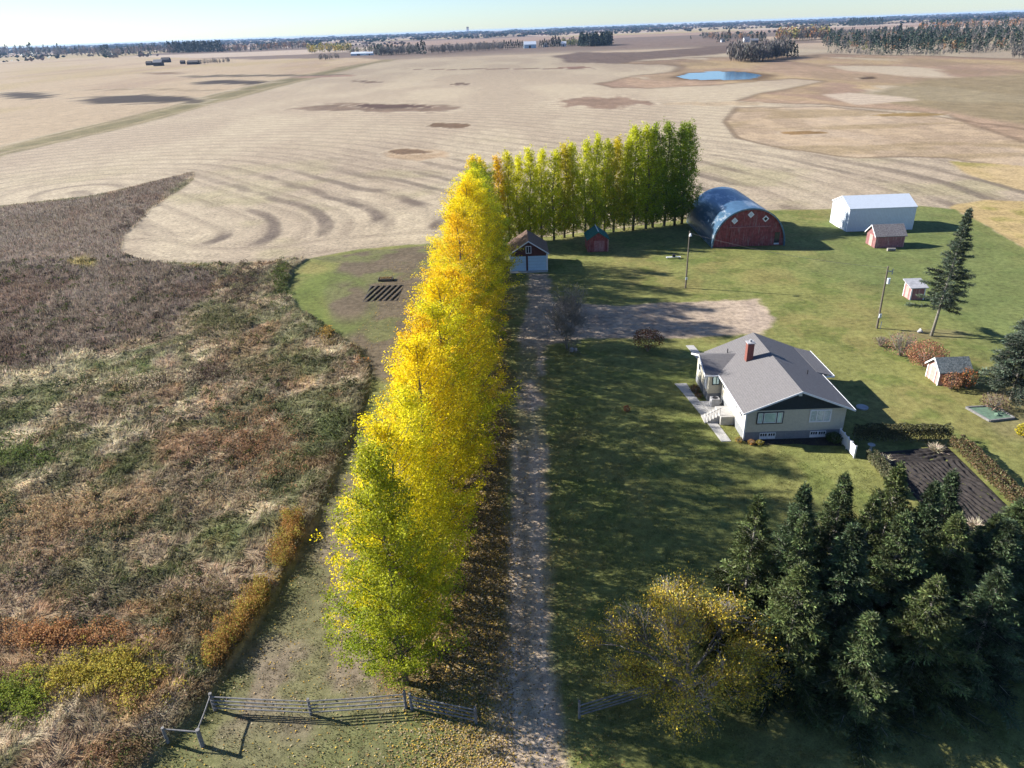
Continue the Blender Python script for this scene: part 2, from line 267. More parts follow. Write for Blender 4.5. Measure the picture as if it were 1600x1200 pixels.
def cover(x, y):
    """ground colour, aux channels, region id and height at world points"""
    x = np.asarray(x, float); y = np.asarray(y, float); d = np.maximum(np.hypot(x, y), 20.)
    soft = np.maximum(.25, d*.0022+np.where(d > 200, (d-200)*.006, 0))
    wa = np.clip(d*.010, .5, 9.); wf = 1/np.clip(d*.06, 2.5, 60.)
    wx = x+(fbm(x*wf, y*wf*.7, 3)-.5)*2*wa*1.3; wy = y+(fbm(x*wf, y*wf*.7, 9)-.5)*2*wa*(1+np.clip((d-150)/250, 0, 4))
    mask = lambda P, w=1.: sm(soft*w, -soft*w, sdist(wx, wy, P)) if True else 0
    n1 = fbm(x/40, y/90, 21); n2 = fbm(x/7, y/9, 22); n3 = fbm(x/1.7, y/2.1, 23, 3)
    col = np.empty(x.shape+(3,)); aux = np.zeros(x.shape+(4,))
    A, B = LC(197, 181, 153), LC(184, 167, 142)
    col[:] = A; col += (B-A)*sm(.35, .65, n1)[..., None]
    def put(m, c, v=.0):
        nonlocal col
        c = LC(*c); cc = c*(1+v*(n2-.5)*2)[..., None] if v else c
        col = col*(1-m[..., None])+cc*m[..., None]
    rid = np.zeros(x.shape, int)
    # far patchwork of fields beyond a kilometre
    far = sm(1100, 1500, d); cell = _h(np.floor((x+.15*y)/800), np.floor((y-.1*x)/640), 5)
    pal = np.array([LC(200, 176, 150), LC(178, 152, 132), LC(190, 170, 130), LC(140, 122, 108), LC(206, 186, 164)])
    pc = pal[(cell*4.99).astype(int)]; col = col*(1-far[..., None])+pc*far[..., None]
    # passes of the combine, parallel to the edge and round the west lobe
    dl = sdist(x, y, FB, False); seg = np.array([G(262, 372), G(120, 300)]); ds = sdist(x, y, seg, False)
    D = np.where(dl < 13, dl, ds); stub = np.ones(x.shape)
    olv = np.clip(sm(.55, .75, fbm(x/22, y/22, 44))*.5, 0, 1)*sm(330, 200, d); put(olv, (168, 160, 118))
    band = sm(.25, .95, np.sin(ds*2*PI/11.5+3*fbm(x/14, y/20, 51)))*sm(.36, .56, fbm(x/18, y/24, 52))*sm(10, 16, dl)*sm(330, 150, d)
    put(band*.95, (118, 105, 93))
    put(sm(.55, .7, fbm(x/9+.3*y/9, y/26, 53))*.22*sm(500, 200, d), (150, 132, 112))
    m = mask(GOLD); m_gold = np.maximum(m, sm(500, 900, d)); put(m, (200, 178, 146), .15); put(m*sm(.5, .65, fbm(x/90, y/220, 66))*.6, (190, 170, 124)); put(m*sm(.55, .7, fbm(x/60, y/260, 67))*.5, (176, 150, 126)); stub *= 1-m*.6; rid[m > .5] = 1
    for P, c, k in ((PLOW, (122, 104, 92), 5), (PLOW2, (142, 122, 108), 5)):
        m = mask(P); put(m, c, .25); stub *= 1-m; rid[m > .5] = k
    m = mask(TRACK); put(m, (132, 122, 88), .35); mt = sm(.9, .2, np.abs(sdist(x, y, TRACK)+4.5)/np.maximum(3, soft)); put(mt*m*.6, (178, 160, 128)); stub *= 1-m; rid[m > .5] = 2
    m = mask(HAY); put(m, (188, 167, 140), .25); put(m*sm(.45, .62, fbm(x/24, y/50, 61))*.8, (172, 150, 122)); put(m*sm(.52, .62, fbm(x/9, y/16, 68))*.5, (204, 180, 146)); put(m*sm(.55, .66, fbm(x/50, y/24, 69))*.6, (156, 136, 100)); stub *= 1-m; rid[m > .5] = 6
    m = mask(MARSH); put(m, (172, 146, 120), .25)
    put(m*sm(.45, .62, fbm(x/70, y/150, 62)), (184, 160, 122)); put(m*sm(.56, .66, fbm(x/40, y/110, 63)), (160, 134, 112)); put(m*sm(.5, .62, fbm(x/26, y/60, 70))*.5, (146, 126, 98)); put(m*sm(.6, .68, fbm(x/60, y/200, 64)), (192, 176, 150))
    m2 = mask(OLIVE, 3.)*m; put(m2*.8, (144, 130, 98), .3); stub *= 1-m; rid[m > .5] = 6
    for P in (MARSH, HAY): e = sm(1.6, .3, np.abs(sdist(wx, wy, P))/np.maximum(1.2, soft)); put(e*.55, (98, 78, 60))
    m = mask(ISLE); put(m, (200, 182, 158)); rid[m > .5] = 0; stub = np.maximum(stub, m)
    for P in (MEADOW, MEADOW2): m = mask(P); put(m, (190, 166, 116), .35); put(m*sm(.5, .65, n2), (160, 148, 88)); put(m*sm(.6, .7, n1), (196, 172, 128)); stub *= 1-m; rid[m > .5] = 6
    for e, c in ELL:
        c0 = G(e[0], e[1]); q = inell(wx, wy, e)+(fbm(x/max(6, e[2]*.12*c0[1]/400), y/max(10, e[3]*1.2*c0[1]/400), 99)-.5)*.9; m = sm(1.15, .85, q); put(m, c, .3); stub *= 1-m
        e2 = sm(.14, .0, np.abs(q-1.13)); put(e2*.5, (206, 190, 162)); rid[m > .5] = 6
    # weeds
    mw = mask(WEED); put(mw, (156, 136, 104), .3)
    g1 = fbm(x/6, y/9, 71); g2 = fbm(x/3.2-.5*y/3.2, y/11, 72); g3 = fbm(x/10, y/12, 73)
    put(mw*sm(.5, .62, g1)*.8, (176, 148, 118)); put(mw*sm(.54, .64, g2)*.8, (206, 186, 150)); put(mw*sm(.5, .62, g3)*.8, (112, 118, 66)); put(mw*sm(.54, .62, fbm(x/3, y/3.6, 79))*.7, (104, 114, 62)); put(mw*sm(.58, .68, fbm(x/4, y/5, 74))*.5, (104, 88, 76)); put(mw*sm(.6, .7, fbm(x/5, y/6, 75))*.5, (184, 136, 92))
    ms = mask(STALK, 4.)*mw; put(ms*.92, (126, 107, 95), .25); put(ms*sm(.5, .7, fbm(x/12, y/25, 76))*.5, (110, 80, 66)); put(ms*sm(.5, .7, fbm(x/14, y/9, 78))*.45, (128, 114, 104))
    for e, c in WPAT:
        q = inell(x, y, e)+(fbm(x/3.5, y/4.5, 77)-.5)*2.4; m = sm(1.35, .25, q)*mw; put(m*.65, c, .25)
    edge = sm(2.2, .3, np.abs(sdist(wx, wy, WEED)))*mw*sm(130, 100, y); put(edge*.5, (92, 86, 56))
    stub *= 1-mw; rid[mw > .5] = 3
    # yard
    my = sm(.35, -.35, sdist(x+(vn(x/2, y/2, 5)-.5)*.8, y+(vn(x/2, y/2, 6)-.5)*.8, YARD)) * (1-mw*0)
    mw2 = my; put(my, (146, 147, 86), .12); stub *= 1-my
    put(my*sm(.42, .66, fbm(x/11, y/13, 81))*.7, (130, 136, 78)); put(my*sm(.5, .7, fbm(x/5, y/7, 82))*.5, (160, 146, 92)); put(my*sm(.56, .68, fbm(x/3, y/3, 83))*.5, (104, 122, 58))
    mr = sm(8, -8, sdist(x, y, LAWNR)); put(my*mr*.75, (120, 134, 80), .15)
    front = sm(20, 4, np.abs(x-18))*sm(92, 70, y); put(my*front*.4, (134, 142, 80), .1)
    md = mask(DORM, 3.); put(my*md*.9, (122, 106, 92), .2); put(my*md*sm(.52, .64, fbm(x/6, y/8, 85))*.6, (128, 136, 78)); put(my*sm(1.15, .85, inell(x, y, (520, 470, 66, 50)))*sm(.35, .8, inell(x, y, (545, 470, 66, 50)))*.8, (116, 130, 66))
    strip = sm(-6.5, -9.5, x)*sm(75, 55, y)*my; put(strip*.9, (152, 136, 118), .15); put(strip*sm(.48, .62, fbm(x/3.3, y/4, 86))*.7, (122, 124, 80)); put(strip*sm(.5, -1.6, sdist(x, y, WEED)-2.)*.6, (110, 116, 64)); put(sm(33, 28, y+(vn(x/2, y/2, 7)-.5)*3)*my*.6*sm(0, -4, x), (128, 132, 82))
    row = sm(5.2, 3.2, np.abs(x+5.2+(vn(x/3, y/3, 8)-.5)*3))*sm(31, 34, y)*sm(132, 126, y)*my; put(row*.85, (122, 100, 66), .2)
    drv = sm(.5, -.5, sdist(x+(fbm(x/1.5, y/1.5, 91)-.5)*1.5, y+(fbm(x/1.5, y/1.5, 92)-.5)*1.5, DRIVE)); drv = drv*(1-.75*sm(.42, .62, fbm(x/2.2, y/4, 94))*sm(56, 70, y)*sm(90, 84, y)*sm(12, 8, x)); put(drv*my, (202, 180, 152), .1)
    put(drv*sm(.55, .7, fbm(x/1.8, y/5, 93))*.4, (150, 132, 118)); yardg = sm(84, 90, y)*drv; put(yardg*.55, (158, 144, 130), .2)
    mid = sm(.55, .1, np.abs(x+.35-.026*y+.2))*drv*sm(26, 36, y)*sm(86, 70, y); put(mid*.45, (130, 124, 96)); rut = sm(.35, .0, np.abs(np.abs(x+.35-.026*y+.2)-1.05))*drv*sm(20, 30, y)*sm(86, 70, y); put(rut*.5, (206, 192, 176))
    shb = sm(1.1, .6, inell(x, y, (1462, 522, 60, 9)))+sm(1.1, .7, inell(x, y, (1590, 640, 60, 50))); put(np.clip(shb, 0, 1)*.5*my, (140, 122, 98))
    # clean cut between weeds and yard
    rid[my > .5] = 4; rid[(drv > .5) & (my > .5)] = 7
    mp = sm(.15*soft, -.15*soft, sdist(x, y, POND)); bank = sm(14, 3, sdist(wx, wy, POND)); put(bank*(1-my)*.8, (96, 74, 54)); rid[mp > .5] = 8
    lit = np.clip(row*1.0+strip*.1+sm(12, 3, np.abs(x+1))*.35*my*sm(120, 90, y)+drv*.05, 0, 1)*(y < 135)
    aux[..., 0] = D; aux[..., 1] = stub*np.where(rid == 0, 1, .4)*sm(2500, 900, d); aux[..., 2] = lit; aux[..., 3] = my*(1-drv)
    lum = col.mean(-1, keepdims=True); ds = (.34*mw)[..., None]; col = col*(1-ds)+lum*np.array([1.06, 1.02, .78])*ds
    col = col*(1.3-.24*m_gold*(1-mw)-my*(1-drv)*.18+.18*mw+.12*drv*my)[..., None]
    h = mw*(1-my)*(.05+.5*fbm(x/2.6, y/3., 101)**1.5+.35*fbm(x/9, y/9, 102))*sm(170, 120, y)
    return col, aux, rid, h
def groundmat(name, kind):
    m, t, b = newmat(name); g = N(t, 'ShaderNodeNewGeometry'); pos = g.outputs['Position']
    a = N(t, 'ShaderNodeAttribute', attribute_name='Col'); x = N(t, 'ShaderNodeAttribute', attribute_name='Aux')
    s = N(t, 'ShaderNodeSeparateColor'); t.links.new(x.outputs['Color'], s.inputs[0]); lawn = x.outputs['Alpha']
    nf = noise(t, pos, 9., 5, .7); nm = noise(t, pos, 1.3, 4, .65); nl = noise(t, pos, .22, 4, .6)
    f = math_(t, 'ADD', math_(t, 'ADD', math_(t, 'MULTIPLY', nf, .75), math_(t, 'MULTIPLY', nm, .75)), math_(t, 'MULTIPLY', nl, .4))
    f = maprange(t, f, .74, 1.16, .5, 1.5); c = mixc(t, 1., a.outputs['Color'], f, 'MULTIPLY')
    # stubble rows
    w = math_(t, 'ADD', s.outputs[0], math_(t, 'MULTIPLY', nm, 1.2)); l1 = math_(t, 'SINE', math_(t, 'MULTIPLY', w, 2*PI/2.3)); l2 = math_(t, 'SINE', math_(t, 'MULTIPLY', w, 2*PI/9.2))
    ln = math_(t, 'ADD', maprange(t, l1, .3, 1., 0., .17), maprange(t, l2, .35, 1., 0., .75))
    ln = math_(t, 'MULTIPLY', math_(t, 'MULTIPLY', ln, s.outputs[1]), maprange(t, nl, .40, .62, .1, 1.))
    c = mixc(t, math_(t, 'MULTIPLY', ln, .62), c, sc(118, 102, 90))
    # bits of grass and straw, greener and paler
    sp = maprange(t, noise(t, pos, 5., 3, .8), .56, .66, 0., .45); c = mixc(t, math_(t, 'MULTIPLY', sp, lawn), c, sc(86, 98, 46))
    sp2 = maprange(t, noise(t, pos, 7.3, 3, .8), .6, .68, 0., .35); c = mixc(t, math_(t, 'MULTIPLY', sp2, lawn), c, sc(186, 172, 116))
    # small fallen leaves
    v = N(t, 'ShaderNodeTexVoronoi'); v.inputs['Scale'].default_value = 5.5; t.links.new(pos, v.inputs['Vector'])
    lf = math_(t, 'MULTIPLY', math_(t, 'LESS_THAN', v.outputs['Distance'], .34), math_(t, 'LESS_THAN', noise(t, pos, 2.2, 3, .7), math_(t, 'ADD', math_(t, 'MULTIPLY', s.outputs[2], .3), .33)))
    lf = math_(t, 'MULTIPLY', lf, math_(t, 'GREATER_THAN', s.outputs[2], .04)); c = mixc(t, lf, c, mixc(t, v.outputs['Color'], sc(206, 166, 96), sc(150, 112, 70)))
    t.links.new(c, b.inputs['Base Color']); b.inputs['Roughness'].default_value = .95; b.inputs['Specular IOR Level'].default_value = .1
    hh = math_(t, 'ADD', math_(t, 'MULTIPLY', nf, .5), nm); bump(t, b, hh, .6 if kind != 'lawn' else .4, .12); return m
def build_ground():
    xs = [0.]; st = .36
    while xs[-1] < 26000: xs.append(xs[-1]+max(st, (xs[-1]-64)*.02, 0))
    xs = np.array(xs); xs = np.concatenate([-xs[:0:-1], xs])+8.
    ys = [-14., -8., -3., 0.]
    while ys[-1] < 26000:
        d = ys[-1]; ys.append(d+min(max(1.2 if d < 22 else .36, .8*d*d/27000), max(.36, d*.022)))
    ys = np.array(ys); X, Y = np.meshgrid(xs, ys); nx = len(xs)
    keep = (np.abs(X-5) < 85+1.0*np.maximum(Y, 0)); col, aux, rid, h = cover(X.ravel(), Y.ravel())
    ny = len(ys); idx = np.arange(nx*ny).reshape(ny, nx); F = np.stack([idx[:-1, :-1], idx[:-1, 1:], idx[1:, 1:], idx[1:, :-1]], -1).reshape(-1, 4)
    kf = keep.ravel()[F].any(1); fr = rid[F[:, 0]]; z = h.copy()
    z[rid == 8] = -.02
    V = np.stack([X.ravel(), Y.ravel(), z], 1); print('ground verts', len(V), time.time()-T0)
    gm = groundmat('field_soil', 'field'); lm = groundmat('lawn_turf', 'lawn')
    wm, t, b = newmat('pond_water'); b.inputs['Base Color'].default_value = (.03, .11, .20, 1); b.inputs['Roughness'].default_value = .12; b.inputs['Specular IOR Level'].default_value = .6
    g = N(t, 'ShaderNodeNewGeometry'); bump(t, b, noise(t, g.outputs['Position'], .8, 3), .15, .1)
    for k, name, mt, lab in ((0, 'stubble_field', gm, 'pale harvested stubble field with curved combine passes'), (1, 'golden_field', gm, 'golden harvested field beyond the section track'), (2, 'field_track', gm, 'grassy dirt track crossing the fields on the left'),
                        (3, 'weedy_ground', gm, 'rough weedy ground left of the yellow poplars'), (4, 'lawn', lm, 'mown farmyard lawn'), (5, 'ploughed_field', gm, 'dark ploughed strip of field'), (6, 'marsh_meadow', gm, 'rusty marsh grass and hay round the pond'), (7, 'driveway', lm, 'pale dirt driveway beside the yellow poplars'), (8, 'pond', wm, 'small blue pond in the marsh')):
        f = F[(fr == k) & kf]
        if not len(f): continue
        u, inv = np.unique(f.ravel(), return_inverse=True)
        o = obj(name, npmesh(name, V[u], inv.reshape(-1, 4), mt, True, {'Col': col[u], 'Aux': aux[u]})); tag(o, lab, kind='structure')
build_ground()
def gh(x, y): return float(cover(np.array([x]), np.array([y]))[3][0])
# ------------------------------------------------------------------ stuff on the ground
def jit(c, n, a=.3):
    c = c*R.uniform(1-a, 1+a, (n, 1)); return c*R.uniform(.9, 1.1, (n, 3))
def weeds():
    Vs = []; Fs = []; Cs = []; off = 0
    def addq(V, F, c):
        nonlocal off
        Vs.append(V); Fs.append(F+off); Cs.append(np.repeat(c, 4, 0)); off += len(V)
    for y0, y1, dens, hh, ww in ((17, 40, 120, .5, .045), (40, 65, 70, .52, .06), (65, 95, 30, .55, .09), (95, 135, 20, .6, .085), (135, 240, 8, .6, .12)):
        x0 = -.78*y1-14; n = int((y1-y0)*(-5-x0)*dens*.9); x = R.uniform(x0, -5, n); y = R.uniform(y0, y1, n)
        k = (sdist(x, y, WEED) < -.1) & (x > -.80*y-12); x = x[k]; y = y[k]; n = len(x); col, aux, rid, h = cover(x, y)
        st = sdist(x, y, STALK) < 0; a1 = fbm(x/1.4, y/1.4, 201)*4*PI; lean = (.35+1.5*fbm(x/2.2, y/2.2, 202))*np.where(st, .25, 1)
        D = norm(np.stack([np.cos(a1)*lean, np.sin(a1)*lean, np.ones(n)], 1)+R.normal(size=(n, 3))*.28)
        D[:, 2] = np.abs(D[:, 2]); tall = .55+.9*fbm(x/1.1, y/1.1, 203); L = hh*tall*R.uniform(.5, 1.4, n)
        c = jit(col, n, .42)*(1.1+.75*sm(.4, .75, fbm(x/.9, y/.9, 204)))[:, None]; P = np.stack([x, y, h-.04], 1)
        V, F = leafgeo(P, D, norm(np.cross(D, rdir(n))), L, np.full(n, ww)*R.uniform(.6, 1.5, n)); addq(V, F, c)
    o = obj('wild_grass', npmesh('wild_grass', np.vstack(Vs), np.vstack(Fs), M['weed'], False, {'Col': np.vstack(Cs)})); tag(o, 'tangled brown, straw and green wild grass left of the mown strip', 'wild grass', kind='stuff')
    # leafy weed clumps
    Vs.clear(); Fs.clear(); Cs.clear(); off = 0
    def clumps(x, y, z0, r, hgt, n, c, s):        # many clumps at once, n leaves each
        rp = lambda q: np.repeat(q, n, 0); m = len(x)*n; c = np.asarray(c)*1.4; c = c*.86+c.mean(-1, keepdims=True)*.14; a = R.uniform(0, 2*PI, m); q = np.sqrt(R.uniform(0, 1, m)); zz = rp(z0)+rp(hgt)*np.sqrt(np.clip(1-q**2, .05, 1))*R.uniform(.3, 1.05, m)
        P = np.stack([rp(x)+q*rp(r)*np.cos(a), rp(y)+q*rp(r)*np.sin(a), zz], 1); V, F = leaves(P, rp(s)*R.uniform(.65, 1.3, m), .5, .6); addq(V, F, jit(rp(c), m, .35))
    def inside(x, y, m=-.25): return sdist(x, y, WEED) < m
    m = 7500; y = 20+R.uniform(0, 1, m)**1.3*120; x = R.uniform(0, 1, m)*(.80*y+4)-.80*y-10; k = inside(x, y) & (vn(x/4, y/4, 300) > .36); x = x[k]; y = y[k]; m = len(x); col, aux, rid, h = cover(x, y)
    c = col*.72*R.uniform(.6, 1.3, (m, 1)); g = R.uniform(size=m) > .7; c[g] = LC(92, 104, 50)*R.uniform(.6, 1.2, (g.sum(), 1)); clumps(x, y, h-.05, R.uniform(.3, .85, m), R.uniform(.3, .8, m), 42, c, .11+y*.0011)
    X = []; pal = [(205, 165, 70), (196, 140, 66), (170, 130, 66), (190, 178, 60)]
    for k in range(460):              # taller orange and gold edge growth
        px, py = [(430, 935), (410, 950), (395, 975), (370, 1000), (350, 1025), (452, 870), (470, 830)][R.randint(0, 7)]; X.append(G(px+R.uniform(-26, 6), py+R.uniform(-22, 22))+(R.uniform(.3, .6), R.uniform(.8, 1.5), .12)+tuple(LC(*pal[R.randint(0, 4)])))
    for px, py, rx, ry, c, n in ((160, 1062, 80, 32, (205, 186, 56), 210), (25, 1095, 44, 34, (150, 164, 48), 100), (95, 1000, 120, 16, (204, 150, 92), 140), (300, 955, 60, 26, (150, 128, 80), 60), (514, 524, 10, 9, (190, 150, 52), 14), (575, 552, 8, 12, (200, 130, 56), 10), (318, 386, 26, 7, (150, 130, 60), 20), (30, 716, 70, 20, (112, 128, 62), 80), (345, 505, 50, 26, (132, 128, 84), 70), (370, 445, 40, 24, (116, 100, 86), 100), (445, 440, 14, 26, (96, 110, 52), 60), (240, 350, 60, 26, (116, 100, 88), 120), (330, 588, 30, 16, (116, 98, 82), 40), (100, 820, 90, 30, (190, 158, 112), 120), (400, 700, 60, 60, (176, 136, 96), 120), (200, 600, 90, 10, (206, 188, 150), 60)):
        for k in range(n):
            x, y = G(px+R.normal(0, rx*.6), py+R.normal(0, ry*.6)); X.append((x, y, R.uniform(.35, .8)*(1 if y < 60 else 1.6), R.uniform(.6, 1.1), .1+y*.0012)+tuple(LC(*c)))
    X = np.array(X); X = X[inside(X[:, 0], X[:, 1])]; hh = cover(X[:, 0], X[:, 1])[3]; clumps(X[:, 0], X[:, 1], hh-.05, X[:, 2], X[:, 3], 50, X[:, 5:8], X[:, 4])
    o = obj('weed_clumps', npmesh('weed_clumps', np.vstack(Vs), np.vstack(Fs), M['weed'], False, {'Col': np.vstack(Cs)})); tag(o, 'leafy weed clumps, gold, orange and green, standing in the wild grass', 'weeds', kind='stuff')
print('t ground', time.time()-T0); weeds(); print('t weeds', time.time()-T0)
def litter():
    n = 64000; x = np.concatenate([R.normal(-2.9, 2.4, int(n*.84)), R.uniform(-22, 6, n-int(n*.84))]); y = 26+R.uniform(0, 1, n)**1.5*104
    k = (sdist(x, y, YARD) < -.2) & ((x < -.6) | (R.uniform(0, 1, n) < .22)); x = x[k]; y = y[k]; n = len(x)
    D = rdir(n); D[:, 2] = np.abs(D[:, 2])*.35; P = np.stack([x, y, np.full(n, .03)], 1); Wd = norm(np.cross(D, (0, 0, 1.)))+R.normal(size=(n, 3))*.25
    L = R.uniform(.07, .13, n)*(1+y*.006); V, F = leafgeo(P, norm(D), norm(Wd), L, L*.75); V[:, 2] = np.maximum(V[:, 2], .012)
    pal = np.array([LC(216, 180, 100), LC(196, 168, 124), LC(150, 124, 92), LC(226, 190, 80), LC(210, 194, 160)]); c = pal[R.randint(0, 5, n)]*R.uniform(.7, 1.2, (n, 1))
    o = obj('fallen_leaves', npmesh('fallen_leaves', V, F, M['litter'], False, {'Col': np.repeat(c, 4, 0)})); tag(o, 'yellow and tan fallen leaves under the poplars and beside the driveway', 'fallen leaves', kind='stuff')
litter()
def tufts():       # short turf blades on the mown ground near the road
    n = 150000; y = 24+R.uniform(0, 1, n)**1.2*46; x = R.uniform(-26, 34, n); k = (sdist(x, y, YARD) < -.1) & (sdist(x, y, DRIVE) > .2) & (vn(x/.8, y/.8, 9) > .35); x = x[k]; y = y[k]; n = len(x)
    col = cover(x, y)[0]; D = norm(R.normal(size=(n, 3))*.5+np.array([0, 0, 1.])); D[:, 2] = np.abs(D[:, 2]); L = R.uniform(.05, .13, n); P = np.stack([x, y, np.full(n, -.01)], 1)
    V, F = leafgeo(P, D, norm(np.cross(D, rdir(n))), L, np.full(n, .05)); o = obj('lawn_tufts', npmesh('lawn_tufts', V, F, M['weed'], False, {'Col': np.repeat(jit(col, n, .4), 4, 0)})); tag(o, 'short grass blades of the mown lawn', 'grass', kind='stuff')
tufts()
# ------------------------------------------------------------------ trees
def poplar_meshes(seed, H, Rr, nl, ncl, per, size, key):
    global R
    R = np.random.RandomState(seed); rnd = random.Random(seed); mb = MB()
    bend = [(rnd.uniform(-.12, .12)*k, rnd.uniform(-.12, .12)*k) for k in range(7)]
    tp = lambda z: np.array([np.interp(z, np.linspace(0, H, 7), [b[0] for b in bend]), np.interp(z, np.linspace(0, H, 7), [b[1] for b in bend]), z])
    mb.tube([tp(z) for z in np.linspace(0, H*.97, 7)], list(np.linspace(.24, .03, 7)), 7); mb.v = [(v[0], v[1], v[2]-.1 if v[2] < .3 else v[2]) for v in mb.v]
    cl = []; wgt = []
    for i in range(nl):
        t = (i+.5)/nl; zs = .6+(H*.95-.6)*t**1.08; az = i*2.39996+rnd.uniform(-.5, .5); tt = zs/H
        Lh = Rr*(min(1, .72+tt*2.2))*(1-tt)**.7*rnd.uniform(.55, 1.2)+.25; rise = Lh*rnd.uniform(.55, 1.15)+.3
        p0 = tp(zs); dr = np.array([math.cos(az), math.sin(az), 0]); pts = [p0+dr*Lh*s+np.array([0, 0, rise*s**1.5]) for s in (0, .33, .66, 1.)]
        mb.tube(pts, [max(.018, .075*(1-tt)), .04*(1-tt)+.012, .02, .008], 4)
        m = max(3, int(ncl/nl*(.35+1.3*Lh/Rr)))
        for k in range(m):
            s = rnd.uniform(.12, 1.06)**.75; j = p0+dr*Lh*s+np.array([0, 0, rise*s**1.5]); sd = np.array([-dr[1], dr[0], 0])*rnd.gauss(0, .30*Lh*.55*(1.1-.6*s)+.1)
            cl.append(j+sd+np.array([rnd.gauss(0, .12), rnd.gauss(0, .12), rnd.gauss(.1, .28)]))
    for k in range(16): cl.append(tp(H*rnd.uniform(.9, 1.01))+np.array([rnd.gauss(0, .1), rnd.gauss(0, .1), 0]))
    cl = np.array(cl); n = len(cl)*per; P = np.repeat(cl, per, 0)+R.normal(size=(n, 3))*np.array([.19, .19, .2])*(size/.125)**.3
    V, F = leaves(P, size, .25, .8); zc = np.repeat(cl[:, 2], per)/H; xc = np.repeat(cl[:, 0], per)
    br = R.uniform(.6, 1.35, n)*np.repeat(R.uniform(.8, 1.15, len(cl)), per); gr = np.clip(.95-1.15*zc+.10*xc+np.repeat(R.normal(0, .22, len(cl)), per), 0, 1)
    A = np.repeat(np.stack([br, gr, br*0], 1), 4, 0); crown = npmesh('crown', V, F, M['leafobj'], False, {'Col': A})
    t = mb.build('trunk', M['bark'], None, True); tm = t.data; bpy.data.objects.remove(t); return crown, tm
ORD = ['first', 'second', 'third', 'fourth', 'fifth', 'sixth', 'seventh', 'eighth', 'ninth', 'tenth', 'eleventh', 'twelfth', 'thirteenth', 'fourteenth', 'fifteenth', 'sixteenth', 'seventeenth', 'eighteenth', 'nineteenth', 'twentieth', 'twenty-first', 'twenty-second', 'twenty-third', 'twenty-fourth', 'twenty-fifth', 'twenty-sixth', 'twenty-seventh', 'twenty-eighth', 'twenty-ninth', 'thirtieth', 'thirty-first']
def place_tree(protos, name, x, y, sca, rz, color, label, cat, group, k, lean=None):
    cm, tm = protos[k % len(protos)]; e = empty(name, (x, y, 0), label, cat, group); e.rotation_euler = (0, 0, rz); e.scale = sca
    if lean: e.rotation_euler = (lean[0], lean[1], rz)
    for nm, me in (('crown', cm), ('trunk', tm)):
        o = bpy.data.objects.new(nm, me); C.objects.link(o); o.parent = e
        if color is not None: o.color = color
    return e
pop = [poplar_meshes(31, 18, 4.3, 110, 950, 31, .125, 0), poplar_meshes(32, 18, 4.1, 105, 900, 31, .125, 1), poplar_meshes(33, 18, 4.4, 105, 950, 31, .125, 2)]
first = [poplar_meshes(36, 18, 4.1, 125, 1350, 32, .125, 0)]
rr = random.Random(4)
YEL = [(.84, .64, .012), (.88, .72, .016), (.82, .54, .012), (.72, .66, .02)]; YG = (.36, .36, .018); GR = (.36, .37, .018)
place = []
n = 29
for i in range(n):
    t = i/(n-1); y = 33.2+t*(126.5-33.2)+rr.uniform(-.4, .4); x = -7.5+t*2.9+rr.uniform(-.5, .5); h = rr.choice([.84, .93, 1., 1.06])*rr.uniform(.97, 1.03)
    if i == 0: colr, name_c = GR+(.75,), 'leafy yellow-green'
    elif i in (1, 2): colr, name_c = YEL[1]+(.55,), 'yellow with green lower limbs'
    elif i in (25, 27, 28): colr, name_c = (.42, .46, .02, .8), 'mostly green'
    elif i in (9, 13, 18, 22): colr, name_c = (.62, .58, .018, .9), 'yellow-green'
    else: colr, name_c = YEL[i % 4]+(rr.uniform(.3, .8),), 'bright golden yellow'
    if i == 0: h = 1.; x, y = -7.6, 33.4
    lab = f'{name_c} poplar, {ORD[i]} from the rail fence in the driveway row'
    wf_ = (1.04 if i == 0 else 1.)+.36*min(1, max(0, (t-.03)/.3)); place_tree(pop, 'poplar_tree', x+.25*min(1, t*3), y, (h*wf_*rr.uniform(.92, 1.12), h*rr.uniform(.95, 1.15), h), rr.uniform(-.9, .9), colr, lab, 'poplar tree', 'poplars in the row beside the driveway', i) if i else place_tree(first, 'poplar_tree', x, y, (1, 1, 1), 2.2, colr, lab, 'poplar tree', 'poplars in the row beside the driveway', 0)
popb = [poplar_meshes(41, 18, 3.2, 100, 800, 16, .21, 0), poplar_meshes(42, 18, 3.4, 100, 800, 16, .21, 1), poplar_meshes(43, 18, 2.8, 90, 720, 16, .21, 2)]
nb = 21; bx0, by0 = G(745, 388); bx1, by1 = G(1066, 350)
for i in range(nb):
    t = i/(nb-1); x = bx0+(bx1-bx0)*t+rr.uniform(-.35, .35); y = by0+(by1-by0)*t+rr.uniform(-.4, .4); h = .92+.2*t+rr.uniform(-.05, .05)
    if i < 4: colr, nc = YEL[i]+(.35,), 'golden yellow'
    elif i < 12: colr, nc = (.82-.016*i, .76-.010*i, .018, .6), 'yellow-green'
    elif i < 17: colr, nc = (.58, .60, .018, .65), 'light green'
    else: colr, nc = (.26, .33, .02, .6), 'dark green'
    if i in (8, 13): colr = (.66, .55, .018, .5)
    w = 1.25 if i >= 15 else rr.uniform(.85, 1.08)
    place_tree(popb, 'poplar_tree', x, y, (w, w, h), rr.uniform(0, 6), colr, f'{nc} poplar behind the small sheds, {ORD[i]} of the back row counting from the garage', 'poplar tree', 'poplars in the back row behind the sheds', i)
